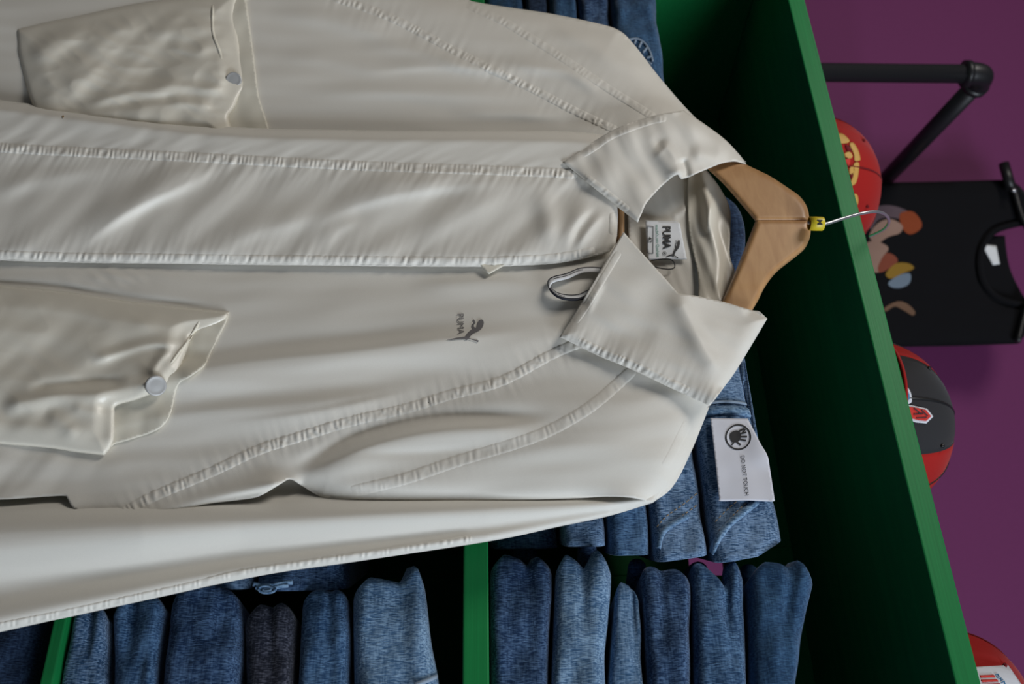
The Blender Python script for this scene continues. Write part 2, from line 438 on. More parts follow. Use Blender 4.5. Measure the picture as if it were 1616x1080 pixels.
def h_band(x, y):
    """button band with its facing fold"""
    yt = np.interp(x, [p[0] for p in TOP], [p[1] for p in TOP]); yl = np.interp(x, [p[0] for p in LOW], [p[1] for p in LOW])
    ys = np.interp(x, [-150, 0, 150, 300, 450, 600, 750, 900], [222, 234, 242, 249, 257, 264, 269, 275])
    d = y-yt
    h = 20 + 6*np.exp(-(np.abs(d)/42)**1.6) - 20*np.exp(-(d/8.5)**2)
    up = sstep(ys+4, ys-4, y); dn = 1-up
    # facing strip: small slanting gathers
    h = h + up*(sstep(520, 200, x)*1.0*wrinkle(x, y, -38, 90, 24, 51) + .6*wrinkle(x, y, -16, 140, 22, 52))
    h = h + up*.9*np.exp(-np.abs(y-ys)/16)*wrinkle(x, y, -24, 60, 10, 53)
    # band: slanting drag lines
    b = 2.4*wrinkle(x, y, -36, 240, 62, 61) + 1.2*wrinkle(x, y, -44, 150, 34, 62)
    b = b + 1.6*wrinkle(x, y, -24, 380, 90, 64)
    b = b*sstep(0, 26, y-ys)*sstep(0, 26, yl-y)
    for P, a, wu, wd in (([(112, 406), (150, 368), (205, 330), (280, 294), (345, 262)], 4.6, 34, 11),
                         ([(205, 402), (240, 350), (300, 316)], 1.0, 18, 14),
                         ([(330, 402), (400, 364), (470, 345), (540, 322)], 2.6, 26, 16),
                         ([(470, 362), (560, 322), (650, 300), (740, 288), (820, 280)], 3.4, 26, 12),
                         ([(505, 400), (530, 364), (575, 340)], 1.4, 14, 10),
                         ([(640, 396), (700, 354), (770, 314), (820, 290)], 2.8, 28, 20),
                         ([(872, 406), (868, 370), (862, 330), (852, 285)], 3.0, 18, 18),
                         ([(885, 402), (905, 356), (938, 318)], 3.4, 14, 9),
                         ([(905, 402), (930, 362), (958, 330)], 2.6, 9, 8),
                         ([(-60, 318), (60, 282), (200, 256)], 2.6, 20, 16)):
        b = b + ridge(x, y, P, a*1.35, wu, wd, .4)
    b = b + .9*np.exp(-np.abs(y-ys)/20)*wrinkle(x, y, -58, 55, 8, 66) + .8*np.exp(-np.abs(yl-y)/22)*wrinkle(x, y, -66, 55, 8, 67)
    h = h + dn*b
    h = h - 5.5*np.exp(-(np.abs(yl-y)/10.0)**1.5) - 3*np.exp(-np.abs(974-x)/4.0)
    return h*mm

# --- panels
def P_(a): return [tuple(p) for p in a]
rag1 = cr(RAG1, 6)
pr = P_([(-150, 396), (300, 400), (700, 404), (900, 396), (975, 386), (1000, 420), (1030, 470)]) + P_(rag1) + P_(cr(BODY_R[:8], 5))[::-1]
sheet('front_panel', pr, h_right, M['cream'], jacket, 3.6)
ps = P_(rag1[::-1]) + P_([(1030, 470), (1090, 478), (1150, 500), (1166, 560), (1116, 645)]) + P_(cr(SIL_R[2:6], 6)) + P_(cr(BODY_R[7:], 5)[::-1])
ps = [p for i, p in enumerate(ps) if i == 0 or abs(p[0]-ps[i-1][0])+abs(p[1]-ps[i-1][1]) > 1.5]
sheet('sleeve_front', ps, h_right, M['cream'], jacket, 3.6)
lr1 = cr(LRAG1, 6)
yy0 = P_([(-150, 230), (200, 240), (600, 250), (940, 250), (962, 224)])
pl = yy0 + P_(lr1[::-1]) + P_([(420, -60), (-150, -80)])
sheet('front_panel', pl, h_left, M['cream'], jacket, 3.8)
pls = P_(lr1) + P_([(1000, 232), (1036, 238), (1076, 222), (1112, 212)]) + P_(cr(SIL_L, 6)[::-1]) + P_([(-150, -80), (420, -60)])
sheet('sleeve_front', pls, h_left, M['cream'], jacket, 4.2)
pb = P_(cr(TOP, 6)) + P_([(968, 300), (974, 322), (975, 340), (974, 372), (971, 386), (964, 396)]) + P_(cr(LOW, 6)[::-1])
sheet('button_band', pb, h_band, M['cream'], jacket, 3.2, .0012)

# --- outer sleeve, a flat hanging tube
def ybot(x): return np.interp(x, [p[0] for p in SIL_R[::-1]][:-1], [p[1] for p in SIL_R[::-1]][:-1])
def h_sleeve(x, y):
    k = np.clip((ybot(x)-787)/120, .12, 1.35)
    v = (y-787)/np.maximum(ybot(x)-787, 14)
    p = np.interp(v, [-.6, -.1, .0, .12, .26, .38, .5, .62, .72, .84, .94, 1], [-5, -3, 1, 12, 18.5, 16.5, 10, 3.0, .2, 5.5, 6.5, 1])
    p = p*k + .7*wrinkle(x, y, -6, 240, 22, 81)
    p = p - 4.5*edge(x, y, SIL_R[4:], 6)
    return p*mm
def smooth_sleeve(x, y):
    return sum(h_sleeve(x, y+d*np.clip((ybot(x)-787)/110, .15, 1.4))*w for d, w in ((-9, .1), (-5, .2), (0, .4), (5, .2), (9, .1)))
po = P_([(-150, 735), (400, 735), (800, 748), (1000, 745), (1056, 756)]) + P_(cr(SIL_R[5:], 6))
V, T, B = fill(po, 4.2)
d_ = pdist(V[:, 0], V[:, 1], np.vstack([B, B[:1]]))[0]
fr = JP.at(V[:, 0], V[:, 1], smooth_sleeve(V[:, 0], V[:, 1]))
kk = np.clip((ybot(V[:, 0])-787)/120, .12, 1.0)
bk = JP.at(V[:, 0], V[:, 1], smooth_sleeve(V[:, 0], V[:, 1]) - np.where(d_ < 1e-4, 0, (.010+.012*kk)*np.sqrt(np.clip(d_/24, 0, 1))))
n = len(V); bm_ = np.where(d_ < 1e-4, np.arange(n), np.arange(n)+n)
ff = list(T) + [q for q in (tuple(int(bm_[i]) for i in t[::-1]) for t in T) if len(set(q)) == 3]
vv = np.vstack([fr, bk]); us = sorted({i for q in ff for i in q}); mp = {a: i for i, a in enumerate(us)}
mesh('sleeve', vv[us], [tuple(mp[i] for i in q) for q in ff], M['cream'], jacket)

# --- back of the garment and the inside of the neck
def h_back(x, y):
    o = np.vstack([np.array(SIL_R), np.array(SIL_L)])
    return (-24 + 10*edge(x, y, SIL_L, 20) + 10*edge(x, y, SIL_R[:6], 20) + 2*gnoise(x/200, y/90, 91))*mm
pbk = P_([(-150, 800), (300, 800), (700, 792), (1000, 788)]) + P_(cr([(1035, 785), (1058, 765), (1086, 713), (1116, 640), (1110, 560), (1092, 475)], 6)) + \
      P_(cr([(1090, 440), (1088, 380), (1090, 300), (1092, 270)], 5)) + P_(cr([(1100, 215), (1080, 175), (1036, 124), (998, 76), (970, 52), (925, 40), (740, 8), (640, -20), (480, -60), (200, -108), (-150, -140)], 5))
sheet('back_panel', pbk, h_back, M['lining'], jacket, 7)
def h_neck(x, y):
    h = -12 + 7*sstep(1088, 1120, x) - 4*sstep(1110, 1165, x)
    h = h + sstep(1085, 1100, x)*(2.4*wrinkle(x, y, 72, 90, 16, 95) + 3*np.exp(-(((x-1118)/12)**2+((y-330)/24)**2)))
    h = h + 2.0*ridge(x, y, [(1105, 290), (1118, 330), (1112, 370)], 1, 8, 6) + ridge(x, y, [(1128, 470), (1134, 420), (1120, 350), (1130, 300)], 3.5, 9, 9, .2)
    return h*mm
pn = path([(1086, 262), (1110, 262)], [(1112, 264), (1136, 296), (1152, 330), (1152, 372), (1152, 405), (1160, 432), (1150, 462), (1138, 488)], [(1100, 486), (1102, 440), (1088, 370), (1085, 310), (1086, 262)])
sheet('collar_stand', pn, h_neck, M['satin'], jacket, 2.6)
def h_inner(x, y):
    return (-15 + 1.2*gnoise(x/50, y/60, 97) + .8*wrinkle(x, y, 70, 80, 14, 98) + ridge(x, y, [(1060, 345), (1078, 332), (1086, 325)], 1.5, 5, 5))*mm
pi_ = path([(985, 240), (1086, 240)], [(1087, 250), (1088, 330), (1096, 400), (1108, 470), (1108, 500)], [(1000, 520), (985, 240)])
sheet('neck_lining', pi_, h_inner, M['lining'], jacket, 4)

# --- collar leaves
CL = path([(888, 256), (964, 207), (1026, 184), (1079, 174)], [(1079, 174), (1112, 196), (1144, 220), (1166, 243), (1178, 259)], [(1178, 259), (1160, 254), (1138, 258), (1112, 268), (1080, 281), (1073, 280), (1068, 276), (1050, 288), (1022, 318), (1012, 338), (1006, 351)], [(1006, 351), (972, 325), (930, 290), (888, 256)])
def h_cl(x, y):
    h = 27 + 3*gnoise(x/60, y/60, 101) + 1.6*wrinkle(x, y, 62, 80, 22, 102)
    h = h + ridge(x, y, [(1040, 225), (1056, 240), (1068, 262), (1074, 282)], 6, 9, 14, .2) - ridge(x, y, [(1026, 215), (1048, 236), (1080, 276)], 2.0, 8, 8, .3)
    h = h - ridge(x, y, [(1085, 285), (1082, 268), (1075, 250)], 4, 6, 6, .2) + ridge(x, y, [(1085, 240), (1110, 245), (1150, 250)], 3, 14, 12, .3)
    h = h - 14*sstep(1090, 1180, x) - 10*edge(x, y, [(1079, 174), (1112, 196), (1144, 220), (1166, 243), (1178, 259)], 8)
    h = h - 3*edge(x, y, [(1006, 351), (972, 325), (888, 256), (964, 207), (1026, 184)], 4)
    return h*mm
sheet('collar', CL, h_cl, M['cream'], jacket, 2.6, .0012)
CR = path([(984, 366), (950, 423), (916, 480), (883, 532)], [(883, 532), (940, 559), (1000, 585), (1060, 613), (1120, 641)], [(1120, 641), (1143, 611), (1165, 580), (1211, 503)], [(1211, 503), (1198, 492), (1188, 490), (1170, 485), (1140, 476), (1098, 467), (1070, 463)], [(1070, 463), (1050, 440), (1030, 418), (1005, 390), (984, 366)])
def h_cr(x, y):
    h = 27 + 1.6*gnoise(x/70+2, y/70, 111) + .8*wrinkle(x, y, 25, 70, 22, 112)
    h = h + ridge(x, y, [(1064, 455), (1082, 495), (1104, 540), (1126, 578), (1140, 598)], 4.0, 12, 18, .2)
    d, s, a, L = pdist(x, y, cr([(1064, 455), (1082, 495), (1104, 540), (1126, 578), (1140, 598)], 4))
    h = h - (s < 0)*6*sstep(0, 80, d)
    h = h + ridge(x, y, [(925, 500), (938, 470), (955, 440)], 1.4, 5, 5, .3) - ridge(x, y, [(935, 545), (990, 530), (1040, 540)], 1.6, 20, 20, .3)
    h = h - 7*edge(x, y, [(1143, 611), (1165, 580), (1211, 503), (1188, 490)], 9)
    h = h - 5*edge(x, y, [(916, 480), (883, 532), (1000, 585), (1120, 641)], 9)
    d2, s2, a2, L2 = pdist(x, y, [(883, 532), (1000, 585), (1120, 641)])
    h = h + .9*np.exp(-d2/16)*gnoise(a2/7, d2/50, 114)
    return h*mm
sheet('collar', CR, h_cr, M['cream'], jacket, 2.6, .0012)

# --- stitched welts
def welt(nm, P, w, hf, lift, puck, per, seed, mat='cream'):
    v, f = strip(P, w, hf, lift*mm, puck*mm, per, seed)
    # winding towards the customer
    a, b, c = v[f[0][0]], v[f[0][1]], v[f[0][2]]
    if np.cross(b-a, c-a)[1] > 0: f = [q[::-1] for q in f]
    return mesh(nm, v, f, M[mat], jacket)
welt('topstitched_seam', [(-148, 219), (0, 233), (150, 241), (300, 248), (450, 256), (600, 263), (750, 268), (880, 273), (925, 277)], 17, h_band, 1.0, .6, 8.5, 1)
welt('topstitched_seam', [(p[0], p[1]-9) for p in LOW[:-1]] + [(952, 390)], 15, h_band, .7, .5, 14, 2)
welt('topstitched_seam', [(962, 318), (966, 335), (966, 360), (963, 384)], 12, h_band, .7, .3, 11, 3)
welt('raglan_seam', RAG1[:-1] + [(176, 822)], 19, h_right, .75, .5, 11, 4)
welt('raglan_seam', RAG2[:-1] + [(538, 780)], 22, h_right, .55, .25, 13, 5)
welt('raglan_seam', LRAG1 + [(1010, 226)], 15, h_left, .7, .55, 9, 6)
welt('raglan_seam', LRAG2, 15, h_left, .6, .3, 10, 7)
welt('shoulder_seam', [(1040, 752), (1058, 722), (1074, 690), (1094, 650)], 18, h_right, .22, .03, 16, 8)
welt('collar_hem', [(902, 254), (936, 234), (968, 213), (1028, 191), (1070, 184)], 13, h_cl, .6, .25, 12, 9)
welt('collar_hem', [(908, 266), (934, 286), (974, 318), (1002, 340)], 13, h_cl, .6, .4, 11, 10)
welt('collar_hem', [(899, 531), (945, 553), (1003, 578), (1062, 606), (1103, 624)], 15, h_cr, .7, .5, 10, 11)
welt('collar_hem', [(897, 523), (928, 479), (961, 424), (986, 384)], 13, h_cr, .5, .12, 12, 12)
welt('sleeve_seam', [(-148, 1022), (0, 989), (100, 969), (200, 947), (300, 925), (380, 906), (470, 892), (560, 879), (660, 864), (760, 848)], 14, smooth_sleeve, .8, .4, 12, 13)

# --- patch pockets with a press stud each
def pocket(poly, hf, facing_poly, hface, hem, stud, stud_r, ang):
    p = sheet('patch_pocket', poly, hf, M['satin'], jacket, 2.8, .001)
    sheet('pocket_facing', facing_poly, hface, M['facing'], p, 3, .0008)
    v, f = strip(hem, 5, hf, 1.1*mm, .15*mm, 6, 17)
    a, b, c = v[f[0][0]], v[f[0][1]], v[f[0][2]]
    if np.cross(b-a, c-a)[1] > 0: f = [q[::-1] for q in f]
    mesh('pocket_hem', v, f, M['facing'], p)
    x, y = np.array([stud[0]]), np.array([stud[1]])
    c = JP.at(x, y, hf(x, y)+.0008+.5*stud_r*max(0, ang[1]-.2))[0]
    # stud: shallow turned cap
    ax = Vector((math.sin(ang[0]), -1, math.sin(ang[1]))).normalized()
    q = Vector((0, 0, 1)).rotation_difference(ax).to_matrix()
    prof = [(1.0, -.0015), (1.0, .0008), (.96, .0014), (.88, .0018), (.82, .0016), (.5, .0018), (.0001, .0019)]
    vs = []; fs = []; n = 32
    for r, z in prof:
        for j in range(n):
            t = 2*math.pi*j/n; vs.append(np.array(q @ Vector((stud_r*r*math.cos(t), stud_r*r*math.sin(t), z))) + c)
    for i in range(len(prof)-1):
        for j in range(n): fs.append((i*n+j, i*n+(j+1) % n, (i+1)*n+(j+1) % n, (i+1)*n+j))
    tag(mesh('snap_button', np.array(vs), fs, M['snap'], p), 'silver metal press stud')
    return p
PK1 = path([(25, 45), (70, 34), (120, 25), (190, 10), (250, 0), (330, -10), (378, -14)], [(378, -14), (372, 10), (370, 30), (376, 58), (381, 90), (386, 122), (387, 138), (378, 152), (370, 170), (361, 184), (364, 200)], [(364, 200), (364, 224), (60, 214)], [(60, 214), (52, 170), (44, 145), (32, 100), (28, 80), (25, 45)])
def h_pk1(x, y):
    c = sstep(0, 40, pdist(x, y, np.vstack([PK1, PK1[:1]]))[0])
    h = 11 + 5*c + c*(2.6*wrinkle(x, y, -35, 150, 60, 121) + 1.5*wrinkle(x, y, 8, 170, 44, 122) + 1.2*wrinkle(x, y, -45, 80, 30, 123) + .9*wrinkle(x, y, 20, 60, 24, 127, True) + .2*wrinkle(x, y, -20, 40, 14, 128))
    h = h + ridge(x, y, [(365, 128), (330, 142), (270, 138), (200, 150), (120, 172)], 4, 14, 9, .15) - ridge(x, y, [(355, 150), (280, 152), (180, 165), (110, 180)], 3.5, 8, 14, .2)
    h = h + ridge(x, y, [(100, 170), (130, 130), (175, 100)], 3.2, 16, 18, .4) + ridge(x, y, [(50, 100), (95, 66), (150, 44)], 3, 18, 16, .4)
    h = h + ridge(x, y, [(345, 34), (300, 46), (230, 56)], 3.2, 14, 16, .3) + ridge(x, y, [(345, 66), (310, 78), (260, 66)], 2.4, 10, 12, .3)
    h = h + ridge(x, y, [(340, 165), (310, 165), (260, 155)], 3, 8, 10, .3)
    gx = np.exp(-np.abs(x-np.interp(y, [0, 40, 80, 105, 200], [335, 335, 345, 356, 332]))/14)
    h = h + .9*gx*wrinkle(x, y, 5, 70, 11, 124)
    h = h - 5*sstep(175, 215, y) - 4*np.exp(-(d_pk(x, y, PK1)/3))
    return h*mm
def d_pk(x, y, P): return pdist(x, y, np.vstack([P, P[:1]]))[0]
FC1 = path([(372, -14), (400, -14)], [(388, 0), (394, 40), (402, 100), (408, 150), (423, 200), (423, 220)], [(355, 220), (352, 180), (378, 130), (360, 60), (372, -14)])
def h_fc1(x, y): return h_left(x, y) + (2.2 + 1.0*gnoise(x/30, y/30, 126))*mm
pocket(PK1, h_pk1, FC1, h_fc1, [(336, -6), (335, 30), (337, 55), (346, 80), (354, 108)], (369, 126), .0086, (.55, .12))
PK2 = path([(-150, 436), (0, 450), (100, 460), (200, 475), (300, 486), (362, 492)], [(362, 492), (356, 506), (330, 518), (302, 530), (298, 545), (290, 568), (282, 588), (272, 597), (262, 610), (240, 622), (214, 632), (184, 641), (181, 655), (180, 690), (174, 708), (165, 719)], [(165, 719), (120, 714), (80, 708), (0, 701), (-150, 690)])
def h_pk2(x, y):
    c = sstep(0, 36, d_pk(x, y, PK2))
    h = 17 + 6*c + c*(2.4*wrinkle(x, y, -20, 190, 66, 131) + 1.3*wrinkle(x, y, 15, 150, 40, 132) + 1.1*wrinkle(x, y, -40, 90, 34, 133) + .5*wrinkle(x, y, 20, 110, 40, 137, True))
    h = h + ridge(x, y, [(290, 545), (240, 543), (190, 556), (140, 572)], 3.5, 7, 10, .2) + ridge(x, y, [(255, 605), (215, 612), (160, 622), (90, 625), (0, 645)], 5.0, 14, 12, .12)
    h = h + ridge(x, y, [(235, 598), (250, 570), (275, 545)], 2.6, 7, 7, .3) - ridge(x, y, [(205, 598), (120, 605), (40, 612)], 3.0, 10, 8, .2)
    h = h + ridge(x, y, [(70, 650), (100, 668), (125, 690)], 2, 12, 12, .3) + ridge(x, y, [(165, 640), (140, 650), (110, 640)], 1.2, 10, 10, .3)
    h = h + 3.5*np.exp(-(((x-250)/40)**2 + ((y-590)/30)**2)) + .5*np.exp(-np.clip(y-455, 0, 99)/14)*wrinkle(x, y, 60, 50, 14, 134)*c
    h = h - 4*np.exp(-(d_pk(x, y, PK2)/3)) + 4*np.exp(-(d_pk(x, y, [(298, 545), (272, 597), (214, 632), (182, 642), (180, 690)])/16)**2)
    return h*mm
FC2 = path([(360, 496), (357, 508), (346, 530), (335, 552), (322, 577), (300, 594), (284, 604), (276, 622), (270, 650), (258, 671), (235, 684), (180, 701)], [(168, 712), (150, 690), (160, 630), (250, 600), (285, 540), (340, 500)])
def h_fc2(x, y): return h_right(x, y) + (2.0 + 1.0*gnoise(x/30, y/30, 136) + 2.5*np.exp(-(((x-300)/20)**2+((y-597)/10)**2)))*mm
pocket(PK2, h_pk2, FC2, h_fc2, [(320, 492), (314, 508), (300, 533), (282, 556), (262, 584)], (246, 609), .0092, (.62, .60))

# --- flat marks laid on the cloth
def decal(nm, polys, hf, mat, parent, off=.0006, step=2.0):
    """filled outlines (photograph frame) lying on the surface hf"""
    vs = []; fs = []
    for p in polys:
        V, T, B = fill(np.array(p, float), step); k = len(vs)
        vs.extend(JP.at(V[:, 0], V[:, 1], hf(V[:, 0], V[:, 1])+off)); fs.extend([tuple(i+k for i in t) for t in T])
    return mesh(nm, np.array(vs), fs, M[mat], parent, smooth=False)
def text_xy(s, size, bold=0.0, sx=1.0, space=1.0, shear=0):
    cu = bpy.data.curves.new('lettering', 'FONT'); cu.body = s; cu.size = size; cu.offset = bold
    cu.align_x = 'CENTER'; cu.align_y = 'CENTER'; cu.space_character = space; cu.shear = shear; cu.resolution_u = 3
    o = bpy.data.objects.new('lettering', cu); col.objects.link(o)
    bpy.context.view_layer.update()
    me = bpy.data.meshes.new_from_object(o.evaluated_get(bpy.context.evaluated_depsgraph_get()))
    v = np.array([(a.co.x*sx, a.co.y) for a in me.vertices]); f = [tuple(p.vertices) for p in me.polygons]
    bpy.data.objects.remove(o); bpy.data.curves.remove(cu); bpy.data.meshes.remove(me)
    return v, f
def lettering(nm, s, cx, cy, size, hf, mat, parent, bold=0, sx=1, space=1, ang=0, off=.0007, plane=JP, shear=0):
    """text whose reading direction runs across the shop (downwards in the photograph), upright letters"""
    v, f = text_xy(s, size, bold, sx, space, shear)
    a = math.radians(ang)
    px = cx + v[:, 1]*math.cos(a) - v[:, 0]*math.sin(a); py = cy + v[:, 0]*math.cos(a) + v[:, 1]*math.sin(a)
    return mesh(nm, plane.at(px, py, hf(px, py)+off), f, M[mat], parent, smooth=False)
def line_poly(P, w):
    C = np.array(P, float); T = np.gradient(C, axis=0); T /= np.linalg.norm(T, axis=1)[:, None]; N = np.stack([-T[:, 1], T[:, 0]], 1)
    w = np.array(w if not np.isscalar(w) else [w]*len(C))[:, None]/2
    return np.vstack([C+N*w, (C-N*w)[::-1]])
# leaping cat, traced in the embroidered mark's own little frame (x right, y down, 1260 x 1080)
def cat_shape(m, leg):
    body = cr([(735, 405), (752, 440), (742, 490), (715, 535), (660, 570), (600, 600), (560, 640), (530, 680), (495, 690), (480, 660), (520, 590), (570, 545), (610, 515), (645, 510), (660, 460), (680, 415), (710, 400)], 4, True)
    tail = line_poly(cr([(505, 655), (450, 660), (370, 668), (290, 682), (232, 684)], 4), np.linspace(34, 8, 17))
    paw = line_poly(cr([(615, 525), (596, 505), (600, 470), (622, 445), (612, 415), (602, 402)], 4), np.linspace(34, 14, 21))
    hind = line_poly(cr([(505, 655), (540, 670), (600, 688), (650, 702), (674, 712)], 4), [14]*11 + [18, 22, 26, 30, 30, 24][:6])
    return [np.array([m(p) for p in q]) for q in (body, tail, paw, hind)]
em = decal('chest_emblem', cat_shape(lambda p: (680+p[0]/9, 460+p[1]/9), 0), h_right, 'print', jacket, .0009, 1.2)
tag(em, 'grey printed leaping cat emblem')
lt = lettering('chest_lettering', 'PUMA', 726.5, 511, 15.2, h_right, 'print', jacket, -.02, .8, 1.02, -2, .0009)

# --- woven label in the neck, its thread loop and the striped cord
def h_lab(x, y): return (-10 + 1.5*sstep(1080, 1020, x) + .8*gnoise(x/30, y/30, 141))*mm
LB = [(1018.5, 347.5), (1040, 348.5), (1068, 349), (1073, 353), (1078, 380), (1084, 409), (1060, 409), (1038, 409), (1023, 410), (1020, 380)]
lab = sheet('neck_label', LB, h_lab, M['label'], jacket, 3, .0006)
tag(lab, 'white woven neck label')
mo = lambda p: (960+p[0]/6.75, 300+p[1]/6.75)
lettering('label_lettering', 'PUMA', 1051.5, 374.5, 17.5, h_lab, 'ink', lab, .55, .76, 1.0, -1)
lettering('label_lettering', '®', 1048, 400, 9, h_lab, 'ink', lab)
lettering('label_lettering', 'macht’s mit Qualität', 1037.5, 380, 6.6, h_lab, 'greenink', lab, .03, .93, 1, -2)
lettering('label_lettering', '42', 1025.5, 378.5, 8.6, h_lab, 'ink', lab, .02, 1.1)
decal('label_frame', [line_poly([(1022, 357), (1021.5, 399)], .9), line_poly([(1031, 358), (1030.5, 400)], .9), line_poly([(1021.5, 357), (1031.5, 358)], .9), line_poly([(1021, 399), (1031, 400)], .9)], h_lab, 'ink', lab, .0007, 3)
def lab_cat(p):   # the same mark, taller, on the label
    u = (p[0]-230)/520; v = (p[1]-400)/315
    return (1051 + 22*u, 379 + 28.5*v)
decal('label_emblem', cat_shape(lab_cat, 0), h_lab, 'ink', lab, .0008, 1.0)
lp = cr([(1028, 411), (1040, 409.5), (1054, 409), (1062, 412), (1065, 420), (1062, 424), (1054, 425), (1042, 423.5), (1028, 420)], 6)
v, f = tube(JP.at(lp[:, 0], lp[:, 1], np.full(len(lp), -.009)), .0006, 6); tag(mesh('thread_loop', np.array(v), f, M['ink'], jacket), 'thin black thread loop')
lc = cr([(960, 428), (935, 426), (915, 428), (895, 436), (875, 441), (867, 447), (868, 456), (880, 466), (898, 470), (915, 469), (928, 463), (945, 456)], 8)
hh = h_right(lc[:, 0], lc[:, 1]) + .004 + .003*np.sin(np.linspace(0, math.pi, len(lc)))
C3 = JP.at(lc[:, 0], lc[:, 1], hh)
def ribbon(C3, w, off0, off1, push):
    """flat cord standing on edge"""
    T = np.gradient(C3, axis=0); T /= np.linalg.norm(T, axis=1)[:, None]
    A = np.array([0.88, -.45, .12]); A = A/np.linalg.norm(A)
    N = np.cross(T, A); N /= np.linalg.norm(N, axis=1)[:, None]
    a0 = C3 + A*w*off0; a1 = C3 + A*w*off1; k = len(C3)
    v = np.vstack([a0+N*push, a1+N*push, a1-N*push, a0-N*push])
    f = [(i*k+j, ((i+1) % 4)*k+j, ((i+1) % 4)*k+j+1, i*k+j+1) for i in range(4) for j in range(k-1)]
    return v, f
v, f = ribbon(C3, .0090, -.5, .5, .0006); lo = mesh('drawcord', v, f, M['cord'], jacket, solid=0)
tag(lo, 'white cord loop with dark stripes')
for a, b, k0, k1 in ((-.53, -.36, 0, 999), (-.03, .05, 14, 34), (-.03, .05, 42, 62), (.24, .53, 44, 999)):
    v, f = ribbon(C3[k0:k1], .0090, a, b, .0009); mesh('cord_stripe', v, f, M['navy'], lo)
decal('stain', [[(99.5+1.7*math.cos(t), 184+2*math.sin(t)) for t in np.linspace(0, 2*math.pi, 10)[:-1]]], h_band, 'stitch', jacket, .0008, 1)
# small turned-back corner below the band
sheet('band_edge', [(757, 417), (768, 430), (772, 432), (792, 421), (800, 416)], lambda x, y: h_right(x, y)+.006, M['facing'], jacket, 3)

# ================================================================== THE HANGER
hr = pt(1285, 352, 0.805)
hanger = thing('coat_hanger', hr, 'wooden coat hanger with a yellow size tag hooked over the green top board', 'hanger')
def hc_arm(x, y):
    d = np.abs(y-348)
    return (8 - 7*np.clip(d/110, 0, 1) - 5*np.clip((d-100)/120, 0, 1) - 5*sstep(285, 220, y))*mm
def T_arm(x, y): return (7.5 - 4.5*np.clip((np.abs(y-348)-80)/110, 0, 1))*mm
AL = P_(cr([(1278, 350.5), (1274, 328), (1262, 310), (1244, 297), (1215, 278), (1180, 261), (1140, 240), (1090, 208), (1044, 166), (1012, 132)], 5)) + P_(cr([(1000, 142), (1022, 174), (1062, 218), (1112, 263), (1140, 289), (1170, 323), (1193, 350.5)], 5))
AR = P_(cr([(1193, 346), (1180, 380), (1160, 430), (1140, 475), (1098, 560), (1050, 632), (1018, 680)], 5)) + P_(cr([(1034, 694), (1066, 652), (1108, 592), (1154, 540), (1192, 482), (1206, 455), (1225, 430), (1255, 406), (1271, 391), (1279, 370), (1278, 346)], 5))
pillow('arm', AL, hc_arm, T_arm, 9, M['wood'], hanger, 3)
pillow('arm', AR, hc_arm, T_arm, 9, M['wood'], hanger, 3)
bl = np.array([(1006, 140), (984, 250), (979, 345), (985, 450), (1024, 680)], float); bl = cr(bl, 6)
v, f = tube(JP.at(bl[:, 0], bl[:, 1], -.005 - .003*np.clip(np.abs(bl[:, 1]-345)/150, 0, 1)), .0042, 14); mesh('trouser_bar', np.array(v), f, M['wood'], hanger)
# hook: rises in front of the board, bends over its edge and rests on top
hk = np.array([(1274, 352, .788), (1297, 352.5, .788), (1305, 353, .789), (1330, 345, .794), (1355, 338, .800), (1375, 334.5, .805), (1386, 334.5, .812), (1396, 338, .826), (1402, 345, .842), (1402, 353, .856), (1395, 362, .868), (1383, 368.5, .878), (1372, 373.5, .886)])
HK = cr([tuple(pt(a, b, c)) for a, b, c in hk], 6)
v, f = tube(HK, .00165, 12); mesh('hook', np.array(v), f, M['wire'], hanger)
# yellow tag clipped round the hook
a0 = pt(1277, 353, .788); a1 = pt(1299, 353.5, .788); ax = (a1-a0)/np.linalg.norm(a1-a0)
n = 28; vs = []; fs = []
prof = [(.0, .0060), (.0, .0071), (.5, .0072), (.95, .0071), (1, .0066), (1, .004), (.97, .002)]
e1 = np.cross(ax, [0, 1, 0]); e1 /= np.linalg.norm(e1); e2 = np.cross(ax, e1)
L_ = np.linalg.norm(a1-a0)
for t, r in prof:
    for j in range(n):
        q = 2*math.pi*j/n; vs.append(a0 + ax*t*L_ + r*(math.cos(q)*e1+math.sin(q)*e2))
for i in range(len(prof)-1):
    for j in range(n): fs.append((i*n+j, i*n+(j+1) % n, (i+1)*n+(j+1) % n, (i+1)*n+j))
st = tag(mesh('size_tag', np.array(vs), fs, M['yellow'], hanger), 'yellow plastic size tag')
v, f = text_xy('M', .0078, .0002)
ctr = (a0+a1)/2 + ax*.0010
wv = []
for x, y in v:
    g = x/.0072 + .45
    wv.append(ctr + ax*y + .00735*(math.cos(g+math.pi*.5)*np.array([0, 0, 0]) + math.sin(g)*np.array([1.0, 0, 0]) - math.cos(g)*np.array([0, 1.0, 0])))
wv = np.array(wv)
mesh('tag_lettering', wv, f, M['ink'], st, smooth=False)
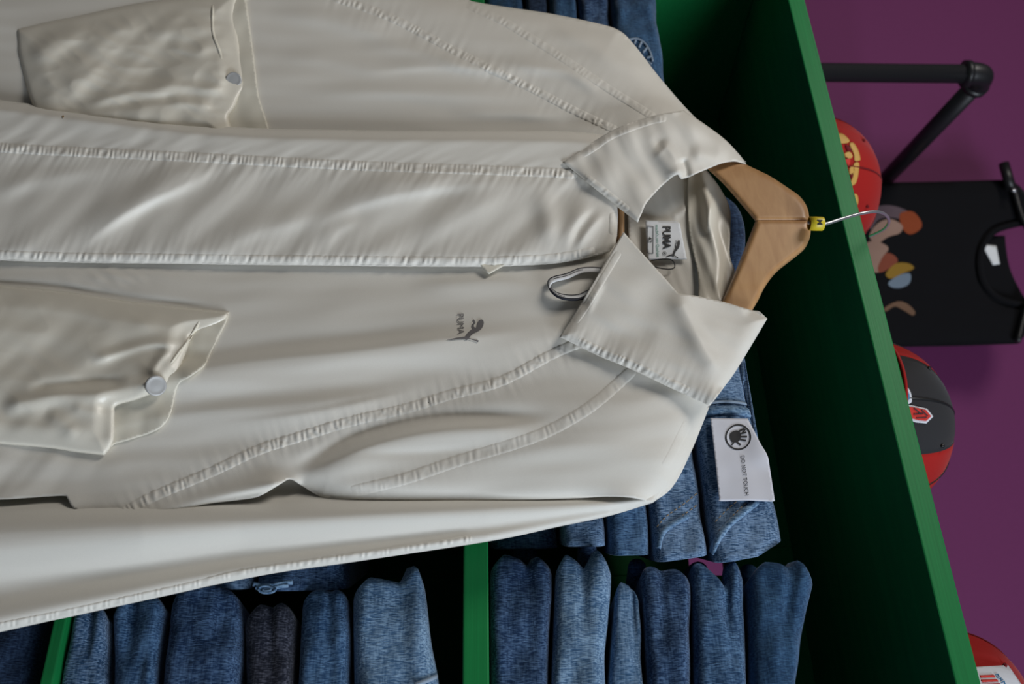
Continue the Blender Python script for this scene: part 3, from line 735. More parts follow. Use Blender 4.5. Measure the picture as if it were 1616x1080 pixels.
# ================================================================== THE SHELF UNIT
Y0 = SHELF_Y; DEEP = .37; Y1 = Y0 + DEEP
def zat(x, y, Y=Y0): return pt(x, y, Y)[2]
def xat(y, Y=Y0): return pt(750, y, Y)[0]
ZT0, ZT1 = zat(1376, 540), zat(1409.5, 540)          # top board
ZM0, ZM1 = zat(730.5, 1000), zat(771.5, 1000)        # shelf under the upper piles
ZL0, ZL1 = zat(68, 1050), zat(95, 1020)              # shelf under the lower piles
XL = pt(1212, -103, Y0)[0]; XR = .62
TH = ZT1-ZT0
unit = thing('shelving_unit', (XL, Y0+DEEP/2, 0), 'green painted wooden shelving unit holding piles of folded jeans', 'shelf')
def board(nm, *b):
    v, f = box(*b); return MB().add(v, f).build(nm, M['green'], unit, smooth=False, bevel=.0015)
board('top_board', XL-TH, XR+TH, Y0, Y1, ZT0, ZT1)
for z0, z1 in ((ZM0, ZM1), (ZL0, ZL1), (ZL0-.42, ZL0-.42+TH), (ZL0-.84, ZL0-.84+TH)):
    board('shelf_board', XL, XR, Y0+.001, Y1-.012, z0, z1)
board('side_panel', XL-TH, XL, Y0+.0005, Y1, 0, ZT0)
board('side_panel', XR, XR+TH, Y0+.0005, Y1, 0, ZT0)
# back boards with an open slot behind the piles
sx0, sx1 = xat(872, Y1), xat(916, Y1); sz0, sz1 = zat(1085, 895, Y1), zat(1140, 895, Y1)
board('back_panel', XL, sx0, Y1-.012, Y1, .06, ZT0)
board('back_panel', sx1, XR, Y1-.012, Y1, .06, ZT0)
board('back_panel', sx0, sx1, Y1-.012, Y1, .06, sz0)
board('back_panel', sx0, sx1, Y1-.012, Y1, sz1, ZT0)

# ================================================================== FOLDED JEANS
from mathutils.bvhtree import BVHTree
def drape(g, x, y, lift):
    """points on the cloth of a folded pair under the given lines of sight"""
    R = rays(x, y); R = R/np.linalg.norm(R, axis=1)[:, None]; out = []; last = None
    for d, l in zip(R, np.broadcast_to(lift, (len(R),))):
        hit = g['bvh'].ray_cast(Vector(CAM), Vector(d))
        if hit[0] is None: hit = (last,) if last is not None else (Vector(CAM + d*((g['Y']+.01)/d[1])),)
        last = hit[0]; out.append(np.array(hit[0]) + np.array([.25, -1, .1])*l)
    return np.array(out)

def ease(t): return t*t*(3-2*t)
def jeans_body(X0, X1, zb0, zt0, zb1, zt1, yf, depth, seed, notch=.012, nz=0.0, round_end=.009, sag=0.0, right='fold', top_lump=.0025, lean=0.0, xk=None, skew=0.0, endL=None, endR=None):
    """one folded pair: a thick soft slab, front rounded, left end drawn in between the layers.
       z rows are given at X0 and X1"""
    nu, nv = 70, 56
    # rounded-rectangle section in (y, z), starting at the front
    hz0 = max(.008, (zt0-zb0)/2); rz = .42; ry = rz*hz0/(depth/2)
    Q = []
    for cy_, cz_, t0 in ((1-ry, 1-rz, 0), (-1+ry, 1-rz, 90), (-1+ry, -1+rz, 180), (1-ry, -1+rz, 270)):
        for t in np.linspace(t0, t0+90, 9): Q.append((cy_+ry*math.cos(math.radians(t)), cz_+rz*math.sin(math.radians(t))))
    Q.append(Q[0]); Q = np.array(Q)
    out = []
    for p0, p1 in zip(Q[:-1], Q[1:]):
        n_ = 1
        if abs(p0[0]-p1[0]) < 1e-6 and p0[0] > 0: n_ = 12           # front face
        elif abs(p0[0]-p1[0]) > .3: n_ = 8                          # top and bottom
        elif abs(p0[1]-p1[1]) > .3: n_ = 5
        for i in range(n_): out.append(p0+(p1-p0)*i/n_)
    out = np.array(out); sy, sz = out[:, 0], out[:, 1]
    cs, sn = np.clip((sy-.6)/.4, -1, 1), sz
    sl_ = np.interp(sz, [q[0] for q in (endL or [(-1, 0), (1, 0)])], [q[1]*.001 for q in (endL or [(-1, 0), (1, 0)])])
    sr_ = np.interp(sz, [q[0] for q in (endR or [(-1, 0), (1, 0)])], [q[1]*.001 for q in (endR or [(-1, 0), (1, 0)])])
    nv = len(out)
    ang = sz
    us = np.concatenate([[-.6, -.35, -.12], np.linspace(0, 1, nu-6), [1.12, 1.35, 1.6]])
    V = []
    for u in us:
        uc = min(max(u, 0), 1)
        # end shrink
        if u < 0: sc = {-.12: .975, -.35: .90, -.6: .62}[round(float(u), 2)]; ex = {-.12: .5, -.35: .86, -.6: 1.0}[round(float(u), 2)]
        elif u > 1: sc = {1.12: .97, 1.35: .88, 1.6: .5}[round(float(u), 2)]; ex = {1.12: .25, 1.35: .62, 1.6: .74}[round(float(u), 2)]
        else: sc = 1; ex = 0
        wz = uc if xk is None else float(np.interp(X0+(X1-X0)*uc, [X0, xk, X1], [0, 1, 1.04]))
        zb = zb0+(zb1-zb0)*wz + .0006; zt = zt0+(zt1-zt0)*wz - .0002
        zc, hz = (zb+zt)/2, (zt-zb)/2
        zz = zc + hz*sz*sc
        yy = yf + depth/2 - depth/2*sy*(1-(1-sc)*.25)
        el = (sl_ if endL else notch*np.exp(-((sz-nz)/.5)**2)) + round_end*.6*np.abs(sz)**5
        er = (.006 if right == 'fold' else .0) * (1-np.abs(sz)**2)
        Xa = X0 + el*(1-ease(min(uc/.5, 1))) ; 
        x = X0 + (X1-X0)*uc + el*max(0, 1-uc/.35)**2 + sr_*max(0, (uc-.6)/.4)
        if u < 0: x = X0 + el - ex*round_end
        if u > 1: x = X1 + sr_ + ex*round_end*.8
        x = np.broadcast_to(x, ang.shape).copy()
        if u > 1 and right == 'hem': x = X1 + sr_ + .0016*ex
        # soft unevenness of the cloth
        nx = gnoise(x*34+seed, zz*60+seed*1.7, seed); n2 = gnoise(x*11+seed*.3, zz*30, seed+4)
        amp = .0028*(1 if 0 <= u <= 1 else .6)
        yy = yy - (cs > 0)*amp*(nx + 1.0*n2 - .9*np.abs(sz)**6)*np.clip(cs*1.6, 0, 1) + lean*(zz-zc)
        zz = zz + (sn > 0)*top_lump*(gnoise(x*16+seed, yy*9, seed+8) - .6)*np.clip(sn*1.5, 0, 1) 
        # squash drawn down near the left end between the layers
        dip = (.0045 if endL else notch*.4)*np.exp(-(max(uc, 0)/.12)**2)
        yy = yy + (cs > .2)*dip*np.exp(-((sz-(max(endL, key=lambda q: q[1] if abs(q[0]) < .9 else -9)[0] if endL else nz))/.22)**2)
        x = x - skew*(yy-yf)
        V.append(np.stack([x, yy, zz], 1))
    V = np.array(V); k, n, _ = V.shape
    f = [(i*n+j, (i+1)*n+j, (i+1)*n+(j+1) % n, i*n+(j+1) % n) for i in range(k-1) for j in range(n)]
    f += [tuple(range(n)), tuple((k-1)*n+j for j in range(n-1, -1, -1))]
    return V.reshape(-1, 3), f, V

prev = {}
def jeans(rows, mat, label, group, yf=.008, depth=.30, seed=1, xr=None, xl=None, **k):
    """rows: left end (y, x_bottom, x_top) and a reference further right, in the photograph's frame"""
    (ya, ba, ta), (yb, bb, tb) = rows
    Y = Y0 + yf
    A, B = pt(ba, ya, Y), pt(bb, yb, Y); A2, B2 = pt(ta, ya, Y), pt(tb, yb, Y)
    X0 = (A[0]+A2[0])/2; Xr = (B[0]+B2[0])/2
    X1 = xr if xr is not None else Xr
    zb0, zt0 = A[2], A2[2]; zb1, zt1 = B[2], B2[2]; xk = Xr if X1 > Xr + .02 else None
    if xk is None:
        s = (X1-X0)/(Xr-X0); zb1, zt1 = zb0+(zb1-zb0)*s, zt0+(zt1-zt0)*s
    if xl is not None:
        s2 = (xl-X0)/(X1-X0); zb0, zt0 = zb0+(zb1-zb0)*s2, zt0+(zt1-zt0)*s2; X0 = xl
    for Z in (ZM1, ZL1):
        if Z-.03 < zb0 < Z+.012: zb0 = zb1 = Z+.0008
    if group in prev and abs(zb0-prev[group][0]) < .025: zb0, zb1 = prev[group][0]+.001, prev[group][1]+.001
    prev[group] = (zt0, zt1)
    r = thing('folded_jeans', ((X0+X1)/2, Y+depth/2, min(zb0, zb1)), label, 'jeans', group)
    v, f, G = jeans_body(X0, X1, zb0, zt0, zb1, zt1, Y, depth, seed, xk=xk, **k)
    o = mesh('folded_leg', v, f, DEN[mat], r)
    return r, dict(bvh=BVHTree.FromPolygons([Vector(p) for p in v], f), X0=X0, X1=X1, zb0=zb0, zt0=zt0, zb1=zb1, zt1=zt1, Y=Y, seed=seed)
def roll(r, g, zf, dx, rad, ln, mat, y_in=.015, seed=1, dz=0):
    """the turned end of an inner layer peeping out of the left end"""
    z = g['zb0']+(g['zt0']-g['zb0'])*zf
    P = []
    for t in np.linspace(0, 1, 16):
        P.append((g['X0']+dx + .004*math.sin(t*6+seed), g['Y']+y_in+ln*t, z+dz*t+.003*math.sin(t*9+seed)))
    q, f = tube(cr(P, 3), [rad*(.72+.28*math.sin(math.pi*min(1, .12+i/20))) for i in range(46)], 14)
    return mesh('inner_layer', np.array(q), f, DEN[mat], r)
def front_line(r, g, P, w, mat, nm, lift=.0015, Yoff=0.0):
    """stitched line or band on the front face; P in the photograph's frame"""
    C = resample(cr(P, 6), 2.0, False)
    T = np.gradient(C, axis=0); T /= np.linalg.norm(T, axis=1)[:, None]; N = np.stack([-T[:, 1], T[:, 0]], 1)
    V = []
    for u in (-1, -.6, 0, .6, 1):
        q = C+N*u*w/2
        V.append(drape(g, q[:, 0], q[:, 1], lift*(1-abs(u)**3)+.0003))
    n = len(C); V = np.vstack(V)
    f = [(i*n+j, i*n+j+1, (i+1)*n+j+1, (i+1)*n+j) for i in range(4) for j in range(n-1)]
    return mesh(nm, V, f, mat, r, solid=.0012)

def dashes(r, g, P, w=1.1, dash=5, gap=3):
    C = resample(cr(P, 6), 1.0, False); k = 0; V = []; F_ = []
    while k+dash < len(C):
        q = C[k:k+dash+1]; T = q[-1]-q[0]; T = T/np.linalg.norm(T); N = np.array([-T[1], T[0]])*w/2
        pts = np.array([q[0]-N, q[0]+N, q[-1]+N, q[-1]-N]); o = len(V)
        V.extend(drape(g, pts[:, 0], pts[:, 1], .0007)); F_.append((o, o+1, o+2, o+3)); k += dash+gap
    return mesh('pocket_stitching', np.array(V), F_, M['stitch'], r, solid=.0004)
GA = 'jeans piled on the upper shelf at the right'
GB = 'jeans piled on the upper shelf in the middle'
GC = 'jeans piled on the upper shelf at the left'
GD = 'jeans piled on the middle shelf at the right'
GE = 'jeans piled on the middle shelf behind the sleeve'
# right pile on the upper shelf (bottom of the pile first)
j, g = jeans([(884, 772, 874), (1075, 774, 868)], 'deep', 'dark blue speckled jeans at the bottom of the right pile on the upper shelf', GA, xr=.10, seed=11, endL=[(-1, 6), (-.6, 0), (-.1, 5), (.25, 11), (.6, 3), (1, 6)])
roll(j, g, .4, .002, .013, .2, 'deep', .03, 3); 
j, g = jeans([(884, 874, 966), (1075, 871, 961)], 'light', 'light blue twill jeans, palest of the right pile on the upper shelf', GA, xr=.09, seed=12, endL=[(-1, 6), (-.7, 0), (-.3, 7), (0, 13), (.35, 6), (.7, -4), (1, 6)], yf=.004)
roll(j, g, .38, .004, .010, .2, 'light', .02, 2)
j, g = jeans([(930, 963, 1012), (1075, 962, 1020)], 'pale', 'thin faded blue jeans, third from the bottom of the right pile', GA, xr=.10, seed=13, endL=[(-1, 4), (-.5, 0), (0, 3), (.5, 5), (1, 9)], yf=.012)
j, g = jeans([(905, 1014, 1092), (1075, 1018, 1096)], 'deep', 'dark blue jeans lying on the thin faded pair in the right pile', GA, xr=.11, seed=14, endL=[(-1, -4), (-.6, 0), (-.2, 3), (.5, 3), (1, 4)], yf=.006)
roll(j, g, .3, -.004, .010, .2, 'navy', .03, 7)
j, g = jeans([(896, 1094, 1178), (1075, 1100, 1184)], 'mid', 'mid blue jeans with a rolled end, second from the top of the right pile', GA, xr=.10, seed=15, endL=[(-1, -4), (-.5, 6), (0, 18), (.25, 24), (.5, 6), (.75, -2), (1, 6)], yf=.005)
roll(j, g, .3, -.004, .011, .2, 'deep', .03, 4)
j, g = jeans([(896, 1178, 1286), (1075, 1186, 1262)], 'indigo', 'plain indigo jeans on top of the right pile on the upper shelf', GA, xr=.09, seed=16, endL=[(-1, 8), (-.5, 1), (0, 3), (.35, 5), (.7, -2), (1, 8)], yf=.004)
roll(j, g, .25, -.010, .012, .2, 'indigo', .05, 6)
# middle pile on the upper shelf
XBL = xat(312)
def bpile(y, b, t, mat, lab, seed, yr=None, **k):
    k.setdefault('depth', .2); k.setdefault('skew', .42)
    sl = lambda x, yy: 750+(x-750)*(yy+2010)/(y+2010)
    return jeans([(500, sl(b, 500), sl(t, 500)), (y, b, t)], mat, lab, GB, seed=seed, xl=XBL+random.uniform(-.01, .01), right='hem', notch=.004, **k)
j, g = bpile(866, 774, 884, 'deep', 'dark jeans at the bottom of the middle pile, just showing under the sleeve', 21, yf=.035)
roll(j, dict(X0=g['X1'], zb0=g['zb0'], zt0=g['zt0'], Y=g['Y']), .5, -.010, .013, .15, 'deep', .01, 5)
j, g = bpile(862, 884, 960, 'worn', 'blue jeans with a cut hem, second from the bottom of the middle pile', 22, yf=.012)
roll(j, dict(X0=g['X1'], zb0=g['zb0'], zt0=g['zt0'], Y=g['Y']), .6, -.008, .010, .2, 'deep', .02, 6)
j, g = bpile(876, 960, 1031, 'mid', 'blue jeans with a cut hem below the jacket shoulder in the middle pile', 23, yf=.010, skew=.42)
roll(j, dict(X0=g['X1'], zb0=g['zb0'], zt0=g['zt0'], Y=g['Y']), .75, .002, .010, .2, 'deep', .03, 6)
j, g = bpile(882, 1031, 1124, 'worn', 'blue jeans with slanting pocket stitching, under the pair with the sticker', 24, yf=.008, lean=.05, skew=.42, endR=[(-1, 3), (1, -3)])
dashes(j, g, [(1036, 832), (1052, 815), (1080, 795), (1108, 772)])
dashes(j, g, [(1040, 848), (1060, 826), (1090, 805), (1118, 782)])
front_line(j, g, [(1038, 866), (1044, 844), (1058, 830), (1085, 815)], 6, DEN['pale'], 'pocket_edge', .0015)
j, g = jeans([(560, 1074, 1171), (878, 1126, 1246)], 'worn', 'blue jeans with a white sticker, on top of the middle pile', GB, seed=25, xl=XBL, right='hem', depth=.2, yf=.004, lean=.06, top_lump=.002, skew=.42, endL=[(-1, 2), (1, 0)], endR=[(-1, 6), (.2, 0), (1, -14)])
TOPJ, GT = j, g
front_line(j, g, [(1122, 874), (1132, 852), (1150, 828), (1172, 810), (1194, 792)], 8, DEN['light'], 'pocket_edge', .002)
dashes(j, g, [(1128, 824), (1150, 802), (1170, 785)])
dashes(j, g, [(1134, 838), (1158, 812), (1182, 790)])
front_line(j, g, [(1108, 653), (1135, 649), (1165, 649), (1186, 654)], 12, DEN['light'], 'waistband_seam', .0022)
front_line(j, g, [(1106, 640), (1135, 635), (1165, 636), (1186, 641)], 1.4, M['palestitch'], 'waistband_stitching', .0006)
front_line(j, g, [(1172, 560), (1174, 600), (1184, 640), (1190, 668), (1197, 700)], 7, DEN['worn'], 'side_seam', .003)
wb = cr([tuple(pt(x, y, GT['Y']+.03)) for x, y in ((1118, 312), (1146, 330), (1158, 356), (1160, 384), (1156, 412), (1144, 436), (1120, 456))], 5)
v, f = tube(wb, .0095, 14); tag(mesh('waistband', np.array(v), f, DEN['navy'], j), 'dark curled waistband')
v, f = tube(wb + np.array([0, -.002, .0035]), .0075, 12); mesh('waistband_edge', np.array(v), f, DEN['navy'], j)
# sticker
SP = Plane((0, 1, 0), GT['Y'])
def h_st(x, y): return .0068 + .0006*gnoise(x/40, y/40, 5) + .006*sstep(34, 0, pdist(x, y, [(1184, 656), (1206, 712)])[0])*sstep(655, 690, y)*.35
SO = path([(1121, 660), (1150, 660.5), (1180, 661)], [(1180, 661), (1190, 680), (1200, 700), (1211, 719), (1215, 740), (1222, 786)], [(1222, 786), (1219, 791.5), (1180, 790), (1138, 791), (1135, 788)], [(1135, 788), (1128, 720), (1121, 660)])
V, T, B = fill(SO, 3)
stk = tag(mesh('sticker', SP.at(V[:, 0], V[:, 1], h_st(V[:, 0], V[:, 1])), T, M['sticker'], j, solid=.0003), 'white paper sticker with a crossed hand sign')
def decal_st(nm, polys, off=.0005):
    vs = []; fs = []
    for p in polys:
        V, T, B = fill(np.array(p, float), 1.2); k = len(vs)
        vs.extend(SP.at(V[:, 0], V[:, 1], h_st(V[:, 0], V[:, 1])+off)); fs.extend([tuple(i+k for i in t) for t in T])
    return mesh(nm, np.array(vs), fs, M['ink'], stk, smooth=False)
cx, cy, R_ = 1165, 690, 20.5
th = np.linspace(0, 2*math.pi, 49)
vs = []; fs = []
for i, t in enumerate(th[:-1]):
    for rr in (R_, R_-2.4):
        vs.append((cx+rr*math.cos(t), cy+rr*math.sin(t)))
vs = np.array(vs); nn = 48
fs = [(2*i, 2*((i+1) % nn), 2*((i+1) % nn)+1, 2*i+1) for i in range(nn)]
mesh('sign_ring', SP.at(vs[:, 0], vs[:, 1], h_st(vs[:, 0], vs[:, 1])+.0005), fs, M['ink'], stk, smooth=False)
q = lambda a, b: (1100+a/4.5, 640+b/4.5)
palm = cr([q(235, 200), q(255, 185), q(285, 178), q(305, 190), q(312, 215), q(305, 245), q(280, 262), q(250, 262), q(234, 235)], 3, True)
fing = [line_poly([q(290, 190), q(318, 172), q(338, 166)], 3), line_poly([q(300, 203), q(335, 195), q(352, 190)], 2.6), line_poly([q(303, 222), q(335, 222), q(356, 222)], 2.6), line_poly([q(298, 240), q(325, 246), q(348, 250)], 2.6), line_poly([q(270, 250), q(292, 268), q(310, 282)], 3)]
slash = [line_poly([q(244, 282), q(262, 264)], 2.6), line_poly([q(322, 196), q(346, 166)], 2.6)]
decal_st('hand_sign', [palm]+fing); decal_st('sign_bar', slash, .0008)
lettering('sticker_lettering', 'DO NOT TOUCH', 1175, 750.5, 9.2, h_st, 'ink', stk, .015, .84, 1.06, -6.5, .0006, SP)
# left pile on the upper shelf
XCR = xat(150)
def cpile(b, t, mat, lab, seed, b2=None, t2=None, **k):
    sl = lambda x: 750+(x-750)*(2160)/(2010)
    return jeans([(0, b, t), (150, sl(b2 or b), sl(t2 or t))], mat, lab, GC, seed=seed, xl=XL+.02+random.uniform(0, .012), notch=.006, **k)
cpile(771, 829, 'indigo', 'dark blue jeans at the bottom of the left pile, behind the far shoulder', 31, yf=.03)
cpile(829, 865, 'navy', 'thin navy jeans second from the bottom of the left pile', 32, yf=.028)
cpile(865, 912, 'indigo', 'blue jeans in the middle of the left pile behind the far shoulder', 33, yf=.02)
cpile(912, 962, 'deep', 'grey blue jeans just below the top pair of the left pile', 34, yf=.02)
j, g = cpile(962, 1040, 'indigo', 'blue jeans with a curved embroidered pocket mark, on top of the left pile', 35, None, 1036, yf=.01)
arc = [(992, 63), (1006, 62), (1018, 70), (1026, 84), (1030, 98)]
front_line(j, g, arc, 1.1, M['palestitch'], 'pocket_embroidery', .0006, .004); front_line(j, g, [(992, 63), (1000, 78), (1012, 92), (1028, 102)], 1.4, M['palestitch'], 'pocket_embroidery', .0006, .004)
for a, b in (((1001, 70), (1003, 64)), ((1008, 76), (1012, 67)), ((1014, 84), (1021, 76)), ((1020, 92), (1028, 90))):
    front_line(j, g, [a, b], 1.4, M['palestitch'], 'pocket_embroidery', .0006, .004)
# right pile on the middle shelf
XD = .02
j, g = jeans([(968, 108, 172), (1075, 86, 172)], 'worn', 'washed blue jeans lying directly on the low green shelf board', GD, xr=XD, seed=41, endL=[(-1, 4), (-.5, 0), (.1, 4), (.5, 0), (1, 4)])
j, g = jeans([(952, 176, 262), (1075, 172, 250)], 'mid', 'slubby blue jeans, second from the bottom of the middle shelf pile', GD, xr=XD+.02, seed=42, endL=[(-1, 6), (-.6, 0), (-.3, 3), (.3, -2), (1, 4)])
j, g = jeans([(930, 272, 386), (1075, 250, 382)], 'deep', 'wide dark blue jeans just under the blue black pair', GD, xr=XD, seed=43, endL=[(-1, 8), (-.5, 2), (0, 0), (.5, 4), (1, 8)], yf=.006)
roll(j, g, .45, .016, .014, .2, 'deep', .03, 4)
j, g = jeans([(962, 388, 470), (1075, 384, 466)], 'black', 'blue black jeans, darkest of the middle shelf pile', GD, xr=XD+.01, seed=44, endL=[(-1, 8), (-.5, 2), (0, 4), (.5, 1), (1, 4)], yf=.008)
roll(j, g, .55, .002, .012, .2, 'navy', .03, 4)
j, g = jeans([(938, 476, 553), (1075, 468, 554)], 'mid', 'bright blue jeans lying between the blue black and the faded pair', GD, xr=XD, seed=45, endL=[(-1, 4), (-.4, 2), (.2, 3), (1, 2)])
roll(j, g, .55, .004, .012, .2, 'deep', .02, 8)
j, g = jeans([(922, 555, 672), (1075, 552, 694)], 'light', 'faded light blue jeans on top of the middle shelf pile', GD, xr=XD-.01, seed=46, endL=[(-1, 6), (-.6, 0), (-.1, 3), (.3, 4), (.52, 0), (.78, -14), (1, 0)], yf=.003)
front_line(j, g, [(655, 1082), (675, 1074), (694, 1066)], 4, M['palestitch'], 'hem_edge', .001)
# pile behind the sleeve on the middle shelf
XEL = xat(330)
def epile(y, b, t, mat, lab, seed, **k):
    k.setdefault('depth', .2); k.setdefault('skew', .42)
    sl = lambda x, yy: 750+(x-750)*(yy+2010)/(y+2010)
    return jeans([(500, sl(b, 500), sl(t, 500)), (y, b, t)], mat, lab, GE, seed=seed, xl=XEL+random.uniform(-.01, .01), right='hem', notch=.004, **k)
epile(936, 116, 236, 'mid', 'blue jeans at the bottom of the pile behind the sleeve', 51, yf=.03)
epile(938, 240, 332, 'pale', 'faded jeans with pale ends peeping out under the sleeve, left of the hemmed pair', 52, yf=.014)
epile(930, 334, 398, 'worn', 'jeans with a light seam showing under the sleeve edge', 53, yf=.02)
j, g = epile(932, 398, 548, 'deep', 'dark jeans with a frayed pale hem just below the sleeve', 54, yf=.016)
for i, (a, b) in enumerate(((400, 462), (404, 455))):
    v, f = tube(cr([tuple(pt(a+(b-a)*t, 922+5*i+3*math.sin(t*5), g['Y']-.004)) for t in np.linspace(0, 1, 9)], 3), .0022, 8)
    tag(mesh('frayed_hem', np.array(v), f, DEN['light'], j), 'frayed pale hem')
P = [tuple(pt(420+15*math.cos(t)*(1-t/14), 930+7*math.sin(t)*(1-t/14), g['Y']-.006)) for t in np.linspace(0, 9, 40)]
v, f = tube(cr(P, 2), .0012, 6); mesh('loose_thread', np.array(v), f, DEN['light'], j)
# below the lowest shelf edge in view
s_ = lambda x, y: 750+(x-750)*(y+2010)/(1060+2010)
for k_, (b, t, m_, lab) in enumerate(((-290, -200, 'deep', 'dark jeans two below the top one under the low shelf'), (-198, -110, 'mid', 'dark jeans one below the top one under the low shelf'), (-108, 52, 'navy', 'very dark jeans under the low green shelf in the corner'))):
    jeans([(990, s_(b, 990), s_(t, 990)), (1060, b, t)], m_, lab, 'jeans under the low shelf', seed=60+k_, yf=.012, xr=-.10, xl=-.52, notch=.01)
# ================================================================== THE SHOP BEHIND
def wallpt(u, z, h=0.0):
    """u metres along the wall from the point in front of the camera, h out of the wall"""
    p = CAM + WN*(WALL_D-h) + WR*u; return np.array([p[0], p[1], z])
def struct(nm, v, f, mat, loc): return tag(mesh(nm, np.array(v), f, mat, None, smooth=False, loc=loc), kind='structure')
a, b = wallpt(-4.6, 0), wallpt(4.4, 0); off = WN*.1
v = [a, b, b+off, a+off] + [p+np.array([0, 0, 3.4]) for p in (a, b, b+off, a+off)]
struct('wall_back', v, [(0, 3, 2, 1), (4, 5, 6, 7), (0, 1, 5, 4), (1, 2, 6, 5), (2, 3, 7, 6), (3, 0, 4, 7)], M['purple'], a)
v, f = box(-5.5, 5.5, -3.5, 6.0, -.05, 0.0); struct('floor', v, f, M['floor'], (0, 0, -.025))

def wp(x, y, D): return Plane(WN, D).at(np.array([x]), np.array([y]))[0]
# --- clothes rail of black iron pipe
E = wp(1556, 117, 1.53)
rail = thing('clothes_rail', (E[0], E[1], 0), 'black iron pipe clothes rail with an elbow, fixed to the purple wall', 'rail')
r = .0165
up = MB().add(*tube([(E[0], E[1], .012), (E[0], E[1], E[2]-.03)], r, 20)); up.build('upright', M['pipe'], rail)
ed = E + WN*.03
wl = E + WN*(WALL_D-1.53)
MB().add(*tube([tuple(ed), tuple(wl-WN*.012)], r, 20)).build('arm', M['pipe'], rail)
el = cr([tuple(E-[0, 0, .038]), tuple(E-[0, 0, .022]), tuple(E-[0, 0, .006]+WN*.006), tuple(E+WN*.022), tuple(E+WN*.04)], 5)
mb = MB().add(*tube(el, r*1.22, 20))
mb.add(*tube([tuple(E-[0, 0, .040]), tuple(E-[0, 0, .030])], r*1.42, 20)); mb.add(*tube([tuple(E+WN*.032), tuple(E+WN*.042)], r*1.42, 20))
mb.build('elbow', M['pipe'], rail)
MB().add(*tube([tuple(wl-WN*.012), tuple(wl-WN*.001)], .042, 28)).build('wall_flange', M['pipe'], rail)
MB().add(*tube([(E[0], E[1], .001), (E[0], E[1], .012)], .042, 28)).build('floor_flange', M['pipe'], rail)

# --- folded black T-shirt on its hanger
SD = 1.93; TP = Plane(WN, SD)
shirt_at = wp(1500, 418, SD)
shirt = thing('t_shirt', shirt_at, 'black printed T-shirt folded narrow, hanging behind the green top board', 'T-shirt')
SHO = path([(1250, 287), (1400, 288), (1580, 284)], [(1580, 284), (1604, 290), (1626, 315), (1640, 348)], [(1640, 348), (1602, 352), (1564, 366), (1545, 402), (1550, 446), (1576, 474), (1630, 486)], [(1630, 486), (1624, 520), (1606, 543)], [(1606, 543), (1480, 547), (1240, 550)])
def h_sh(x, y): return (1.5*gnoise(x/60, y/40, 151)+1.2*wrinkle(x, y, 5, 120, 18, 152))*mm
pillow('body', SHO, lambda x, y: h_sh(x, y), .012, 26, M['black'], shirt, 6, TP)
# ribbed neckband and the inside back with its label
nb = cr([(1638, 350), (1602, 354), (1565, 368), (1546, 403), (1551, 445), (1577, 472), (1628, 484)], 6)
v, f = tube(TP.at(nb[:, 0], nb[:, 1], np.full(len(nb), .010)), .007, 10); mesh('neckband', np.array(v), f, M['black'], shirt)
nbk = path([(1546, 372), (1586, 372)], [(1586, 372), (1589, 400), (1596, 430), (1612, 462), (1626, 482)], [(1626, 486), (1570, 480), (1540, 448), (1536, 404), (1546, 372)])
sheet('inside_back', nbk, lambda x, y: -.006+0*x, M['black'], shirt, 5, .001, TP)
lb = [(1549, 386), (1572, 388), (1578, 417), (1567, 418.5)]
V, T, B = fill(np.array(lb, float), 4)
tag(mesh('neck_tag', TP.at(V[:, 0], V[:, 1], np.full(len(V), -.003)), T, M['label'], shirt, solid=.0005), 'small white neck tag')
def blotch(nm, P, mat, off):
    B = cr(P, 5, True); V, T, _ = fill(B, 3)
    return mesh(nm, TP.at(V[:, 0], V[:, 1], .0125+off+h_sh(V[:, 0], V[:, 1])), T, mat, shirt)
pr_o = cloth('orange_print', (.27, .062, .025), .9, 0, .1); pr_p = cloth('peach_print', (.33, .21, .165), .9, 0, .1)
pr_y = cloth('ochre_print', (.28, .165, .03), .9, 0, .1); pr_b = cloth('grey_blue_print', (.17, .22, .28), .9, 0, .1)
pr_r = cloth('brick_print', (.23, .065, .04), .9, 0, .1); pr_g = cloth('mauve_print', (.12, .085, .10), .9, 0, .1); pr_t = cloth('tan_print', (.17, .10, .065), .9, 0, .1)
blotch('print_patch', [(1368, 345), (1380, 328), (1402, 324), (1426, 330), (1444, 342), (1440, 352), (1412, 344), (1388, 346), (1374, 362)], pr_g, .0006)
blotch('print_patch', [(1420, 338), (1440, 334), (1454, 350), (1452, 362), (1436, 370), (1424, 360)], pr_o, .0010)
blotch('print_patch', [(1372, 372), (1386, 352), (1406, 346), (1424, 356), (1420, 368), (1402, 374), (1384, 384)], pr_p, .0012)
blotch('print_patch', [(1360, 390), (1378, 380), (1396, 386), (1402, 394), (1392, 408), (1396, 424), (1380, 430), (1368, 410)], pr_p, .0014)
blotch('print_patch', [(1386, 420), (1398, 400), (1412, 404), (1416, 414), (1400, 426), (1388, 430)], pr_r, .0016)
blotch('print_patch', [(1398, 432), (1414, 416), (1434, 416), (1442, 424), (1424, 432), (1406, 440)], pr_y, .0018)
blotch('print_patch', [(1402, 446), (1420, 434), (1436, 432), (1436, 446), (1424, 454), (1408, 454)], pr_b, .0020)
blotch('print_patch', [(1396, 486), (1416, 476), (1432, 480), (1444, 492), (1440, 498), (1426, 490), (1412, 484), (1398, 492)], pr_t, .0010)
